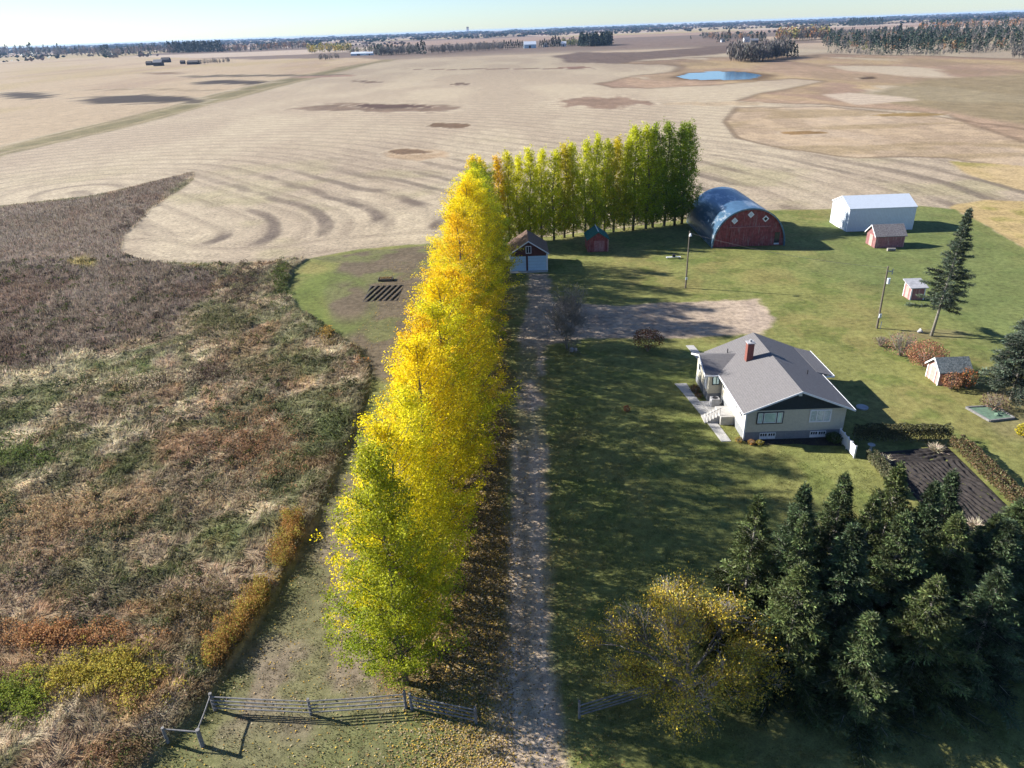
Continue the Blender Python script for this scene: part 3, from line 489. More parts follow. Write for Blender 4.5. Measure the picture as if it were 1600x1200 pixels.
def spruce_meshes(seed, H, Rr, base=.08, shag=1., dens=1., tint=(.052, .082, .045), name='x', one=.0, q=1.):
    rnd = random.Random(seed); rs = np.random.RandomState(seed); mb = MB(); mb.tube([(0, 0, -.1), (.05, .03, H*.4), (0, 0, H*.98)], [.2, .13, .02], 8)
    P = []; D = []; L = []; Bv = []; zs = H*base
    for k in range(14): P.append(np.array([0, 0, H*(.95+.05*k/14)])); D.append(np.array([math.cos(k*2.4)*.5, math.sin(k*2.4)*.5, .9])); L.append(.24); Bv.append(1.)
    while zs < H*.985:
        t = zs/H; nb_ = int(rnd.uniform(5, 7.4)*dens) if t < .93 else 4; a0 = rnd.uniform(0, 6)
        for k in range(nb_):
            az = a0+k*2*PI/nb_+rnd.uniform(-.25, .25); Lb = Rr*((1-t)/(1-base))**1.15*rnd.uniform(.5, 1.28)+.09
            if one and math.cos(az-one) < -.1: Lb *= .45
            dr = np.array([math.cos(az), math.sin(az), 0]); sd = np.array([-dr[1], dr[0], 0]); dz = -.34*(1-t)+.3*t; zz = zs+rnd.uniform(-.15, .15)
            mb.tube([(0, 0, zz), dr*Lb*.5+np.array([0, 0, zz+dz*Lb*.6]), dr*Lb*.97+np.array([0, 0, zz+dz*Lb*.75+.05*Lb])], [.04*(1-t)+.01, .02, .006], 3)
            bb = rnd.uniform(.4, 1.5); nt_ = max(3, int(Lb*4.6*q))
            for j in range(nt_):
                s = .22+.78*(j+.5)/nt_; p = dr*Lb*s+np.array([0, 0, zz+dz*Lb*(s*1.2-.45*s*s)])
                for sg in (-1, 1, 0):
                    m = 2 if sg else 2; tl = (.16*Lb*(1.08-s)+.34*min(1, .3+2.6*(1-t)))*rnd.uniform(.7, 1.25)
                    for e in range(m):
                        dd = dr*rnd.uniform(.5, .9)+sd*sg*rnd.uniform(.5, 1.)+np.array([0, 0, rnd.uniform(-.6, .1)*shag*(1-.6*t)+.08+.2*t]); st = p+dd*tl*.45*e
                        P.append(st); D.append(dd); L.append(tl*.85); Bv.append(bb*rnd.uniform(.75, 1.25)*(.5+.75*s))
        zs += .40*rnd.uniform(.6, 1.4)*(1.1-.4*t)
    P = np.array(P); D = norm(np.array(D)+rs.normal(size=(len(P), 3))*.12); L = np.array(L); Bv = np.array(Bv); V1, F1 = leafgeo(P, D, norm(np.cross(D, rs.normal(size=(len(P), 3)))), L, np.clip(L*.2, .05, .1))
    P2 = np.repeat(P, 5, 0)+np.repeat(D*L[:, None], 5, 0)*rs.uniform(.1, .95, (5*len(P), 1))+rs.normal(size=(5*len(P), 3))*.045; D2 = norm(np.repeat(D, 5, 0)+rs.normal(size=(5*len(P), 3))*.55); L2 = rs.uniform(.14, .32, len(P2)); V2, F2 = leafgeo(P2, D2, norm(np.cross(D2, rs.normal(size=D2.shape))), L2, L2*.26)
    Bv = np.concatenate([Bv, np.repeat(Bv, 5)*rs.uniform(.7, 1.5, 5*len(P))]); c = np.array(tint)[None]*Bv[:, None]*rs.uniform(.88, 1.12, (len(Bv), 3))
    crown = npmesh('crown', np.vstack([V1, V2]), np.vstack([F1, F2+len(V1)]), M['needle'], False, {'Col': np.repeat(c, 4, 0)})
    t = mb.build('trunk', M['palebark'], None, True); tm = t.data; bpy.data.objects.remove(t); return crown, tm
spr = [spruce_meshes(51, 11, 3.6, tint=(.060, .082, .030)), spruce_meshes(52, 11, 3.8, tint=(.074, .094, .030)), spruce_meshes(53, 11, 3.3, tint=(.050, .074, .032))]
SPR = [(17.4, 34.9, 11.2, .8, 'narrow spruce between the leftmost spruce and the broad front one'), (22.6, 36.9, 10.9, .8, 'narrow pointed spruce standing behind the broad front one'), (27.6, 38.9, 10.4, .8, 'narrow spruce between the tallest spruce and the dark narrow one'), (32.6, 38.9, 7.6, .9, 'pointed spruce between the dark narrow one and the frame edge'),
       (15.0, 36.3, 11.7, .85, 'leftmost spruce of the grove, beside the half-bare yellow tree'), (18.7, 38.2, 11., .85, 'second spruce tip from the left along the lawn edge of the grove'), (21.4, 38.6, 11.5, .85, 'tall dark spruce tip jutting toward the lawn, third along the grove edge'),
       (25.8, 40.2, 11.1, .9, 'tallest spruce at the near corner of the dug garden'), (29.9, 40.6, 10., .85, 'dark narrow spruce in front of the dug garden soil'), (35.4, 40.6, 7.4, 1.05, 'spruce at the right frame edge beside the hedge end'),
       (16.6, 32.4, 9.6, 1.05, 'large shaggy front spruce touching the yellow tree'), (20.2, 34.2, 10.8, 1.1, 'broad spruce in the middle front of the grove'), (24.0, 35.6, 10.6, 1.05, 'spruce in the heart of the grove behind the broad front one'), (28.0, 36.4, 9.6, 1.0, 'spruce near the right side of the grove below the dark narrow one'), (32.0, 37.2, 8.4, 1.05, 'spruce at the right side of the grove below the hedge end'),
       (20.0, 30.4, 7.6, 1., 'low front spruce shading the roadside grass'), (24.2, 31.6, 8.9, 1.05, 'shaded front spruce near the lower right corner'), (28.4, 32.4, 8.6, 1.05, 'shaded spruce at the lower right frame edge'), (36.5, 37.2, 8., 1., 'shaded spruce partly outside the right frame edge')]
for i, (x, y, h, w, lab) in enumerate(SPR):
    place_tree(spr, 'spruce_tree', x, y, (w, w, h/11), i*1.7, None, lab, 'spruce tree', 'spruces of the grove at the lower right', i)
lone = [spruce_meshes(57, 16.5, 3.3, base=.24, shag=1.1, dens=.85, tint=(.06, .08, .05), one=.5)]
place_tree(lone, 'spruce_tree', 55.4, 86.5, (1, 1, 1), .4, None, 'tall thin leaning spruce with a bare lower trunk beyond the pink shed', 'spruce tree', None, 0, (-.03, .13))
sp2 = [spruce_meshes(58, 12, 3.6, base=.17, shag=1., dens=1.1, tint=(.066, .085, .056))]
place_tree(sp2, 'spruce_tree', 54.3, 68.4, (1, 1, 1.), 1., None, 'bushy spruce cut by the right frame edge behind the sandbox', 'spruce tree', None, 0)
def branchy(seed, H, spread, depth, r0, first=.22, up=.35, nseg=3, kids=(3, 4), minr=.008, lr=.62):
    rnd = random.Random(seed); mb = MB(); tips = []
    def grow(p, d, L, r, k):
        pts = [p]; dd = d.copy()
        for s in range(nseg):
            dd = norm(dd+np.array([rnd.gauss(0, .16), rnd.gauss(0, .16), rnd.gauss(0, .1)+up*.12])); pts.append(pts[-1]+dd*L/nseg)
        mb.tube(pts, [max(minr, r*(1-.45*i/nseg)) for i in range(nseg+1)], 7 if k == 0 else (4 if k < 3 else 3))
        if k >= depth-2: tips.extend(pts[1:])
        if k < depth:
            for j in range(rnd.randint(*kids)+(1 if k > 1 else 0)):
                s = rnd.uniform(.35, 1.) if k else rnd.uniform(.55, 1.); q = pts[min(nseg, int(s*nseg+.5))]; nd = norm(dd+np.array([rnd.gauss(0, spread), rnd.gauss(0, spread), rnd.gauss(up*.4, spread*.5)])); grow(q, nd, L*rnd.uniform(lr, lr+.2), r*.58, k+1)
    grow(np.array([0, 0, -.1]), np.array([0, 0, 1.]), H*first, r0, 0); return mb, np.array(tips)
def onetree(name, x, y, mb, label, cat, bark, leafP=None, leafS=.12, pal=None, cname='crown'):
    e = empty(name, (x, y, 0), label, cat); mb.v = [(a+x, b+y, c) for a, b, c in mb.v]; mb.build('trunk', bark, e, True)
    if leafP is not None:
        n = len(leafP); V, F = leaves(leafP, leafS, .2, .75); c = np.array(pal)[R.randint(0, len(pal), n)]*R.uniform(.6, 1.3, (n, 1)); obj(cname, npmesh(cname, V, F, M['leaf'], False, {'Col': np.repeat(c, 4, 0)}), e)
    return e
R = np.random.RandomState(77)
mb, tips = branchy(8, 10, .8, 6, .32, .26, .3, 3, (3, 3), .019, .76)
ar = np.array(mb.v); up_ = ar[ar[:, 2] > ar[:, 2].max()*.45]; c0 = up_.mean(0); mb.v = [(v[0]-c0[0]*v[2]/c0[2], v[1]-c0[1]*v[2]/c0[2], v[2]) for v in mb.v]
zt = max(v[2] for v in mb.v); rx = max(math.hypot(v[0], v[1]) for v in mb.v); mb.v = [(v[0]*5.4/rx, v[1]*4.9/rx, v[2]*9.3/zt) for v in mb.v]; print('bare top', zt, rx, 'n', len(mb.v))
onetree('bare_tree', 7.4, 86.8, mb, 'gnarled leafless grey tree standing at the driveway bend', 'bare tree', M['palebark'])
mb = MB(); tips = []
for k in range(9):
    m1, t1 = branchy(90+k, 10, .5, 4, .13, .26, .3, 3, (3, 4), .012); az = k*2*PI/8+.3; tl = (.7+.12*(k % 2) if k else .1); zt = max(v[2] for v in m1.v); rx = max(math.hypot(v[0], v[1]) for v in m1.v); ca, sa, ct, st_ = math.cos(az), math.sin(az), math.cos(tl), math.sin(tl)
    kx = 3.3/rx; kz = (7.4 if k else 8.6)/zt
    def tf(v): x_, y_, z_ = v[0]*kx, v[1]*kx, v[2]*kz; x2 = x_*ct+z_*st_; z2 = -x_*st_+z_*ct; return (x2*ca-y_*sa, x2*sa+y_*ca, z2*.95)
    mb.add([tf(v) for v in m1.v], m1.f); tips += [tf(v) for v in t1]
tips = np.array(tips); print('autumn', tips.min(0), tips.max(0), len(tips))
n = 62000; lp = tips[R.randint(0, len(tips), n)]+R.normal(size=(n, 3))*.3; kk = (fbm(lp[:, 0]/1.2+9, lp[:, 2]/1.2+lp[:, 1]/1.9, 12) > .46) | (R.uniform(0, 1, n) < .2); lp = lp[kk & (lp[:, 2] > .3)]
onetree('autumn_tree', 10.3, 32.2, mb, 'broad half-bare tree with sparse yellow and olive leaves beside the spruces', 'autumn tree', M['twig'], lp, .115, [(.74, .52, .05), (.62, .48, .05), (.40, .36, .05), (.30, .27, .06), (.5, .34, .06), (.26, .24, .05)])
def shrub(name, x, y, r, h, n, pal, s, label, cat='shrub', stems=14, z0=.3, twigs=0, low=.15):
    e = empty(name, (x, y, 0), label, cat); mb = MB()
    for k in range(stems):
        a = k*2.4; q = r*random.uniform(.3, .85); mb.tube([(x+.1*math.cos(a), y+.1*math.sin(a), -.05), (x+q*.5*math.cos(a), y+q*.5*math.sin(a), h*.45), (x+q*math.cos(a), y+q*math.sin(a), h*random.uniform(.7, .98))], [.035, .022, .008], 3)
        for j in range(twigs):
            b = a+random.uniform(-.5, .5); qq = q*random.uniform(.5, 1.1); z1 = h*random.uniform(.3, .7); mb.tube([(x+qq*.6*math.cos(a), y+qq*.6*math.sin(a), z1), (x+qq*1.15*math.cos(b), y+qq*1.15*math.sin(b), z1+h*.3)], [.015, .006], 3)
    mb.build('stems', M['twig'], e)
    d = rdir(n); rad = R.uniform(.25, 1, n)**.45; P = d*rad[:, None]*np.array([r, r, h*.5])*(1+.25*(vn(d[:, 0]*3+x, d[:, 1]*3+d[:, 2]*2, 4)-.5))[:, None]; P[:, 2] += h*.53; P = P[P[:, 2] > low*h]; P[:, :2] += 0
    n = len(P); V, F = leaves(P, s, .2, .75); c = np.array(pal)[R.randint(0, len(pal), n)]*R.uniform(.55, 1.35, (n, 1)); obj('foliage', npmesh('foliage', V, F, M['leaf'], False, {'Col': np.repeat(c, 4, 0)}), e); return e
RED = [(.24, .07, .035), (.3, .1, .05), (.16, .06, .04), (.2, .12, .05)]; ORG_ = [(.36, .16, .09), (.31, .13, .08), (.38, .20, .10), (.26, .12, .08)]; BRN = [(.2, .12, .09), (.24, .15, .11), (.17, .11, .08)]; GRN = [(.07, .11, .03), (.09, .13, .04), (.05, .085, .025)]
shrub('shrub', 17.7, 84.9, 2.1, 3., 2200, [(.17, .06, .03), (.12, .07, .03), (.14, .10, .03), (.22, .07, .03)], .17, 'rounded dark red and olive shrub on the lawn below the gravel yard', low=.32)
shrub('shrub', *G(979, 643), .45, .7, 300, RED, .11, 'tiny red shrub alone on the shaded lawn')
shrub('shrub', *G(1407, 556), 2.3, 2.9, 900, BRN+ORG_[:1], .16, 'nearly bare brownish pink shrub, left of the orange one', stems=34, twigs=5)
shrub('shrub', *G(1376, 541), 1.1, 1.3, 250, BRN, .14, 'low grey leafless shrub at the left end of the shrub group', stems=20, twigs=4)
shrub('shrub', *G(1444, 573), 2.35, 3.1, 3600, ORG_, .15, 'full orange-red shrub touching the pink shed', stems=20)
shrub('shrub', 49.4, 71.5, 1.15, 2.0, 1000, ORG_[:3]+[(.2, .14, .05)], .15, 'orange leafed shrub against the left front corner of the pink shed', stems=12)
shrub('shrub', 51.3, 71.7, 1.0, 2.3, 900, [(.42, .15, .05), (.3, .12, .05), (.12, .12, .04)], .15, 'orange and green shrub at the right end of the pink shed', stems=12)
shrub('shrub', *G(1553, 640), 1.5, 1.7, 900, BRN+[(.16, .15, .06)], .14, 'brown twiggy shrub at the edge of the sandbox', stems=16, twigs=3)
shrub('shrub', *G(1598, 682), .8, 1.3, 900, [(.5, .4, .03), (.4, .36, .03)], .14, 'bright yellow shrub at the right frame edge')
shrub('flower_clump', 22.6, 61.75, .42, .55, 260, [(.5, .26, .06), (.4, .3, .06), (.2, .18, .05)], .1, 'orange flower clump left of the house front corner', 'plant')
shrub('flower_clump', 23.7, 61.2, .42, .5, 260, [(.5, .22, .05), (.35, .2, .05), (.2, .18, .05)], .1, 'orange flower clump below the house corner post', 'plant')
shrub('flower_clump', 24.5, 61.15, .4, .45, 260, [(.42, .34, .06), (.3, .26, .05)], .1, 'yellowish flower clump, rightmost of the three at the house corner', 'plant')
shrub('bush', 31.9, 61.1, .85, 1.0, 1300, GRN, .12, 'dark green bush under the right basement window', 'bush')
shrub('bush', 20.9, 72.9, .6, .9, 500, [(.14, .1, .05), (.1, .09, .04), (.2, .08, .04)], .12, 'brown and green bush at the far end of the house side path', 'bush')
shrub('bush', 21.0, 71.6, .45, .6, 300, [(.2, .08, .05), (.1, .09, .04)], .11, 'low reddish bush beside the house side path', 'bush')
for i, (px, py, lab) in enumerate(((1462, 704, 'pale dead grass clump at the back edge of the dug garden'), (1524, 824, 'pale dead grass clump behind the spruces on the dug garden'), (1380, 722, 'flattened straw clump at the left side of the dug garden'))):
    x, y = G(px, py); n = 260; a = R.uniform(0, 2*PI, n); D = norm(np.stack([np.cos(a), np.sin(a), R.uniform(.1, 1.2, n)], 1)); P = np.stack([x+R.normal(0, .15, n), y+R.normal(0, .15, n), np.full(n, .05)], 1)
    V, F = leafgeo(P, D, norm(np.cross(D, rdir(n))), R.uniform(.5, 1., n), np.full(n, .05)); o = obj('grass_clump', npmesh('grass_clump', V, F, M['litter'], False, {'Col': np.repeat(jit(np.array([.42, .36, .26]), n, .3), 4, 0)})); tag(o, lab, 'grass clump')
def hedge(p, q, w, h, pal, label, n):
    p = np.array(p); q = np.array(q); L = np.linalg.norm(q-p); d = (q-p)/L; nn = np.array([-d[1], d[0]]); e = empty('hedge', (p[0], p[1], 0), label, 'hedge')
    mb = MB()
    for k in range(int(L*3)):
        c = p+d*(k+.5)/3+nn*random.uniform(-.3, .3)*w; mb.tube([(c[0], c[1], -.05), (c[0]+random.uniform(-.2, .2), c[1], h*.8)], [.025, .01], 3)
    mb.build('stems', M['twig'], e); s = R.uniform(0, L, n); t = R.uniform(-1, 1, n); z = R.uniform(.03, 1, n)
    e1 = 1+.22*(vn(s*1.4, z*2, 5)-.5)+.1*(vn(s*5, z*5, 6)-.5); t = np.sign(t)*np.abs(t)**.4; X = p[0]+d[0]*s+nn[0]*t*w/2*e1; Yy = p[1]+d[1]*s+nn[1]*t*w/2*e1; Z = z**.5*h*e1*(1-.12*np.abs(t)**3)
    P = np.stack([X, Yy, Z], 1); V, F = leaves(P, .14, .2, .75); V = V-np.array([p[0], p[1], 0]); pal = np.array(pal); c = pal[R.randint(0, len(pal), n)]*R.uniform(.6, 1.3, (n, 1)); obj('foliage', npmesh('foliage', V, F, M['leaf'], False, {'Col': np.repeat(c, 4, 0)}), e)
# dup fix: shrub foliage is built around the shrub's own origin
hedge((33.9, 61.2), (43.1, 60.6), 1.1, 1.75, [(.09, .09, .04), (.06, .07, .03), (.11, .10, .045)], 'dark clipped hedge closing the far side of the dug garden', 9000)
hedge((43.2, 59.7), (42.9, 47.2), 1.5, 1.25, [(.15, .10, .06), (.12, .12, .05), (.2, .12, .06), (.15, .16, .06)], 'brown and green clipped hedge along the right side of the dug garden', 14000)
hedge((34.2, 58.1), (33.9, 51.4), 1.1, .9, [(.13, .13, .07), (.1, .12, .05), (.18, .16, .09)], 'low grey-green hedge along the left side of the dug garden', 7000)
# ------------------------------------------------------------------ garden beds and paths
def bed(name, P, z, fn, label, st=.11):
    P = np.array(P); x0, y0 = P.min(0); x1, y1 = P.max(0); xs = np.arange(x0, x1+st, st); ys = np.arange(y0, y1+st, st); X, Y = np.meshgrid(xs, ys); d = sdist(X, Y, P); nx = len(xs); ny = len(ys)
    Z = z+fn(X, Y)*sm(0, -.5, d)-.12*sm(-.12, .12, d); idx = np.arange(nx*ny).reshape(ny, nx); F = np.stack([idx[:-1, :-1], idx[:-1, 1:], idx[1:, 1:], idx[1:, :-1]], -1).reshape(-1, 4); F = F[(d.ravel()[F] < .1).all(1)]
    o = obj(name, npmesh(name, np.stack([X.ravel(), Y.ravel(), Z.ravel()], 1), F, M['soil'], True)); return tag(o, label, kind='structure')
GPL = [(34.9, 58.9), (42.4, 59.6), (42.1, 49.5), (40.5, 45.5), (36.5, 44.5), (35., 51)]
def furrow(X, Y):
    w = fbm(X/4, Y/5, 401)*2.6; top = sm(56.4, 57.2, Y); a = np.sin((X+w+.15*Y)*2*PI/.5); b = np.sin((Y+w)*2*PI/.5); return .05+.085*(a*(1-top)+b*top)+.14*(fbm(X/.35, Y/.35, 402)-.5)
bed('garden_plot', GPL, .04, furrow, 'freshly dug dark garden soil with curved furrows')
bd = GP([(578, 447), (632, 445), (622, 470), (566, 472)])
bed('garden_rows', bd, .03, lambda X, Y: .02+.14*np.sin((X-.22*Y)*2*PI/.95)+.08*(fbm(X/.4, Y/.4, 5)-.5), 'small dug bed of dark rows left of the yellow poplars')
def slab(name, pts, z, label, th=.12):
    mb = MB(); mb.ext([tuple(p) for p in pts], 'z', z-th, z); return tag(mb.build(name, M['concrete']), label, kind='structure')
slab('footpath', [(19.1, 75.2), (19.5, 73.0), (20.4, 66.5), (20.9, 61.9), (21.9, 61.9), (21.5, 66.), (20.9, 70.5), (20.6, 73.0), (20.5, 75.2)], .045, 'pale concrete footpath along the left side of the house')
slab('patio', [(20.95, 70.6), (23.1, 70.6), (23.1, 66.3), (21.5, 66.0)], .05, 'concrete patio between the footpath and the house')
slab('back_path', [(23.6, 80.0), (24.6, 80.0), (24.0, 86.2), (23.0, 86.2)], .045, 'short concrete path from the gravel yard to the back of the house')
slab('flower_bed', [(23.2, 61.98), (32.5, 61.98), (32.4, 60.3), (29.5, 60.6), (28.2, 61.0), (23.6, 61.0)], .03, 'dark flower bed along the front of the house').data.materials[0] = M['soil']
print('t trees', time.time()-T0)
# ------------------------------------------------------------------ buildings
def window(par, x0, x1, z0, z1, y, ax='-y', frame='white', pane='glass', mull=(), bar=.09, bars=()):
    """window on a wall facing -y (plane y) or -x (plane y meaning x, x0..x1 along y)"""
    fr = MB(); g = MB()
    def B(m, a0, a1, b0, b1, d0, d1):
        if ax == '-y': m.box(a0, y-d1, b0, a1, y-d0, b1)
        else: m.box(y-d1, a0, b0, y-d0, a1, b1)
    B(fr, x0, x1, z0, z0+bar, .002, .07); B(fr, x0, x1, z1-bar, z1, .002, .07); B(fr, x0, x0+bar, z0+bar, z1-bar, .002, .07); B(fr, x1-bar, x1, z0+bar, z1-bar, .002, .07)
    for mx in mull: B(fr, mx-bar*.4, mx+bar*.4, z0+bar, z1-bar, .003, .06)
    for mz in bars: B(fr, x0+bar, x1-bar, mz-bar*.25, mz+bar*.25, .003, .05)
    B(g, x0+bar, x1-bar, z0+bar, z1-bar, .002, .03); w = fr.build('window', M[frame], par); g.build('pane', M[pane], w); return w
# house
hs = empty('house', (28.1, 69, 0), 'beige stucco bungalow with grey shingle roof and dark front gable', 'house')
X0, X1, Y0, Y1, ZE, ZR, XR = 23.13, 33.05, 62., 76., 3.42, 5.66, 28.1
w = MB(); w.ext([(X0, .93), (X1, .93), (X1, ZE-.06), (X0, ZE-.06)], 'y', Y0, Y1); w.box(21.75, 70.7, .93, X0-.002, 75.8, 3.36); w.box(X1+.002, 69.9, .93, 34.35, 75.9, 3.1); w.build('wall', M['stucco'], hs)
f = MB(); f.box(X0-.02, Y0-.02, -.1, X1+.02, Y1+.02, .93); f.box(21.73, 70.68, -.1, X0-.022, 75.82, .93); f.box(X1+.022, 69.88, -.1, 34.37, 75.92, .93); f.build('foundation', M['found'], hs)
g = MB(); g.ext([(X0, ZE-.06), (X1, ZE-.06), (XR, ZR-.2)], 'y', Y0-.0, Y0+.12); g.build('gable', M['navy'], hs); g = MB(); g.ext([(X0, ZE-.06), (X1, ZE-.06), (XR, ZR-.2)], 'y', Y1-.12, Y1); g.build('gable', M['navy'], hs)
sl = (ZR-ZE)/(XR-22.62)
r = MB(); r.ext([(22.6, ZE), (XR, ZR), (33.6, ZE), (33.6, ZE-.1), (XR, ZR-.13), (22.6, ZE-.1)], 'y', 61.35, 76.5)
r.ext([(70.25, 3.38), (73.3, 4.52), (76.35, 3.38), (76.35, 3.29), (73.3, 4.40), (70.25, 3.29)], 'x', 21.15, 25.4)
r.add([(33.0, 69.5, 3.69), (34.95, 69.5, 3.16), (34.95, 76.2, 3.16), (33.0, 76.2, 3.69), (33.0, 69.5, 3.6), (34.95, 69.5, 3.07), (34.95, 76.2, 3.07), (33.0, 76.2, 3.6)], [(0, 1, 2, 3), (7, 6, 5, 4), (0, 4, 5, 1), (1, 5, 6, 2), (2, 6, 7, 3), (3, 7, 4, 0)])
roof = r.build('roof', M['shingle'], hs)
fa = MB(); T = .18
for xa, xb in ((22.58, XR), (33.62, XR)):
    fa.ext([(xa, ZE-.16), (xa, ZE+.03), (xb, ZR+.03), (xb, ZR-.16)], 'y', 61.31, 61.348)
fa.box(22.55, 61.35, ZE-.14, 22.598, 70.24, ZE+.02); fa.box(33.602, 61.35, ZE-.14, 33.65, 69.4, ZE+.02)
fa.box(21.1, 70.2, 3.24, 22.54, 70.248, 3.39); fa.ext([(70.2, 3.2), (70.2, 3.4), (73.3, 4.56), (76.4, 3.4), (76.4, 3.2), (73.3, 4.36)], 'x', 21.08, 21.148); fa.box(34.952, 69.45, 3.02, 35., 76.25, 3.19); fa.box(33.66, 69.44, 3.0, 34.95, 69.498, 3.2)
fa.box(X0-.09, Y0-.1, .05, X0+.05, Y0-.022, ZE-.1)      # corner board with downspout
fa.build('fascia', M['white'], hs)
ch = MB(); ch.box(25.6, 70.7, 4.3, 26.3, 71.4, 6.75); cc = ch.build('chimney', M['brick'], roof); c2 = MB(); c2.box(25.52, 70.62, 6.752, 26.38, 71.48, 6.86); c2.tube([(25.95, 71.05, 6.8), (25.95, 71.05, 7.15)], .14, 8); c2.build('chimney_cap', M['slate'], roof)
for x, y in ((24.6, 74.2), (31.1, 67.6)):
    v = MB(); z = ZR-abs(x-XR)*sl; v.tube([(x, y, z-.1), (x, y, z+.5)], .06, 8); v.build('vent_pipe', M['blackm'], roof)
window(hs, 24.2, 26.85, 1.85, 3.2, Y0, frame='navytrim', pane='glass', mull=(24.85, 26.2))
inn = MB()
for a, b in ((24.3, 24.8), (24.9, 26.15), (26.25, 26.75)):
    inn.box(a, Y0-.06, 1.95, a+.06, Y0-.032, 3.1); inn.box(b-.06, Y0-.06, 1.95, b, Y0-.032, 3.1)
    inn.box(a, Y0-.058, 1.95, b, Y0-.034, 2.01); inn.box(a, Y0-.058, 3.04, b, Y0-.034, 3.1)
inn.build('sash', M['white'], hs)
window(hs, 29.45, 31.6, 1.85, 3.25, Y0, pane='curtain', mull=(30.17, 30.88), bar=.12)
for a in (24.7, 25.52, 29.78, 30.58):
    window(hs, a, a+.78, .14, .82, Y0-.02, pane='dglass', mull=(a+.28, a+.5), bar=.06, bars=(.45,))
    b = MB(); b.box(a+.06, Y0-.058, .2, a+.72, Y0-.05, .4); b.build('window_well_board', M['white'], hs)
for a, b in ((62.9, 63.9), (64.5, 65.2), (68.9, 69.8)): window(hs, a, b, 2.0, 2.95, X0, ax='-x', pane='dglass', mull=((a+b)/2,))
window(hs, 66.5, 67.4, 1.0, 3.05, X0, ax='-x', pane='white', bar=.1)
window(hs, 74.1, 75., 1.9, 2.9, 21.75, ax='-x', pane='dglass'); window(hs, 71.3, 72.2, 1.2, 3.1, 21.75, ax='-x', pane='white', bar=.1)
window(hs, 22.1, 22.95, 2.0, 3.05, 70.7, pane='glass', frame='navytrim', mull=(22.55,))
stp = MB()
stp.box(21.7, 65.2, -.05, X0-.025, 67.6, .98)
for k in range(5): stp.box(21.7-.3*(k+1), 65.7, -.05, 21.7-.3*k-.002, 67.3, .98-.17*(k+1))
stp.build('steps', M['concrete'], hs)
pr = MB()
for k in range(6): x = 21.75-.3*k; pr.tube([(x, 65.75, .95-.17*k), (x, 65.75, 1.75-.17*k)], .018, 5)
pr.tube([(21.78, 65.75, 1.75), (20.25, 65.75, .9)], .022, 5); pr.build('handrail', M['blackm'], hs)
lt = MB(); lt.box(27.95, Y0-.32, 5.0, 28.25, Y0-.0, 5.2); lt.build('gable_light', M['white'], hs)
ac = empty('heat_pump', (22.1, 69.6, 0), 'pale blue-grey metal utility box standing in the corner of the house', 'utility box'); b = MB(); b.box(21.8, 69.2, .05, 22.7, 70.0, .95); b.build('casing', M['slate'], ac); b = MB(); b.tube([(22.25, 69.6, .952), (22.25, 69.6, .99)], .3, 14); b.build('fan_grille', M['blackm'], ac)
# white panel fence at the house corner
wf = empty('board_fence', (32.57, 59.8, 0), 'short white board fence running forward from the house corner', 'fence'); b = MB()
for k in range(4):
    y = 61.4-.85*k; b.box(32.53, y-.78, .12, 32.61, y, 1.25)
b.build('panel', M['white'], wf); 
for k in range(5): y = 61.4-.85*k+.035; b = MB(); b.box(32.49, y-.035, -.1, 32.65, y+.03, 1.38); b.build('post', M['white'], wf)
def gabled(name, x0, y0, x1, y1, ze, zr, axis, wallm, roofm, label, cat, ov=.35, trim=None, th=.12, gablem=None):
    e = empty(name, ((x0+x1)/2, (y0+y1)/2, 0), label, cat); wall = MB()
    if axis == 'y':
        m = (x0+x1)/2; wall.ext([(x0, -.1), (x1, -.1), (x1, ze), (m, zr-.02), (x0, ze)], 'y', y0, y1); s = (zr-ze)/(m-x0)
        pr = [(x0-ov, ze-ov*s+th), (m, zr+th), (x1+ov, ze-ov*s+th), (x1+ov, ze-ov*s), (m, zr), (x0-ov, ze-ov*s)]; a, b = y0-ov, y1+ov
    else:
        m = (y0+y1)/2; wall.ext([(y0, -.1), (y1, -.1), (y1, ze), (m, zr-.02), (y0, ze)], 'x', x0, x1); s = (zr-ze)/(m-y0)
        pr = [(y0-ov, ze-ov*s+th), (m, zr+th), (y1+ov, ze-ov*s+th), (y1+ov, ze-ov*s), (m, zr), (y0-ov, ze-ov*s)]; a, b = x0-ov, x1+ov
    wall.build('wall', M[wallm], e); rf = MB(); rf.ext(pr, axis, a, b); rf = rf.build('roof', M[roofm], e)
    if trim:
        t = MB(); k = .02
        for q in (0, 1):
            i, j = (0, 1) if q == 0 else (2, 1); P = [pr[i], pr[j], (pr[j][0], pr[j][1]-th-.08), (pr[i][0], pr[i][1]-th-.08)]
            t.ext(P, axis, a-.05, a-.002)
        t.build('trim', M[trim], rf)
    return e, rf
# garage
ga, rf = gabled('garage', .4, 121.1, 6.95, 128.4, 3.12, 5.25, 'y', 'brownwall', 'brownroof', 'brown two-door garage with pale blue doors below the back poplar row', 'garage', .3, 'white')
for a, b_ in ((.65, 3.2), (3.55, 6.7)):
    m = MB(); m.box(a, 121.02, .05, b_, 121.098, 2.62); m.build('garage_door', M['gdoor'], ga)
m = MB(); m.box(.36, 121.0, 0, .62, 121.097, 3.0); m.build('corner_board', M['white'], ga); m = MB(); m.box(6.73, 121.0, 0, 6.99, 121.097, 3.0); m.build('corner_board', M['white'], ga)
window(ga, 3.2, 4.15, 3.1, 4.4, 121.1, pane='dglass', mull=(3.675,)); m = MB(); m.box(.4, 119.9, -.05, 6.95, 121.0, .06); m.build('apron', M['concrete'], ga)
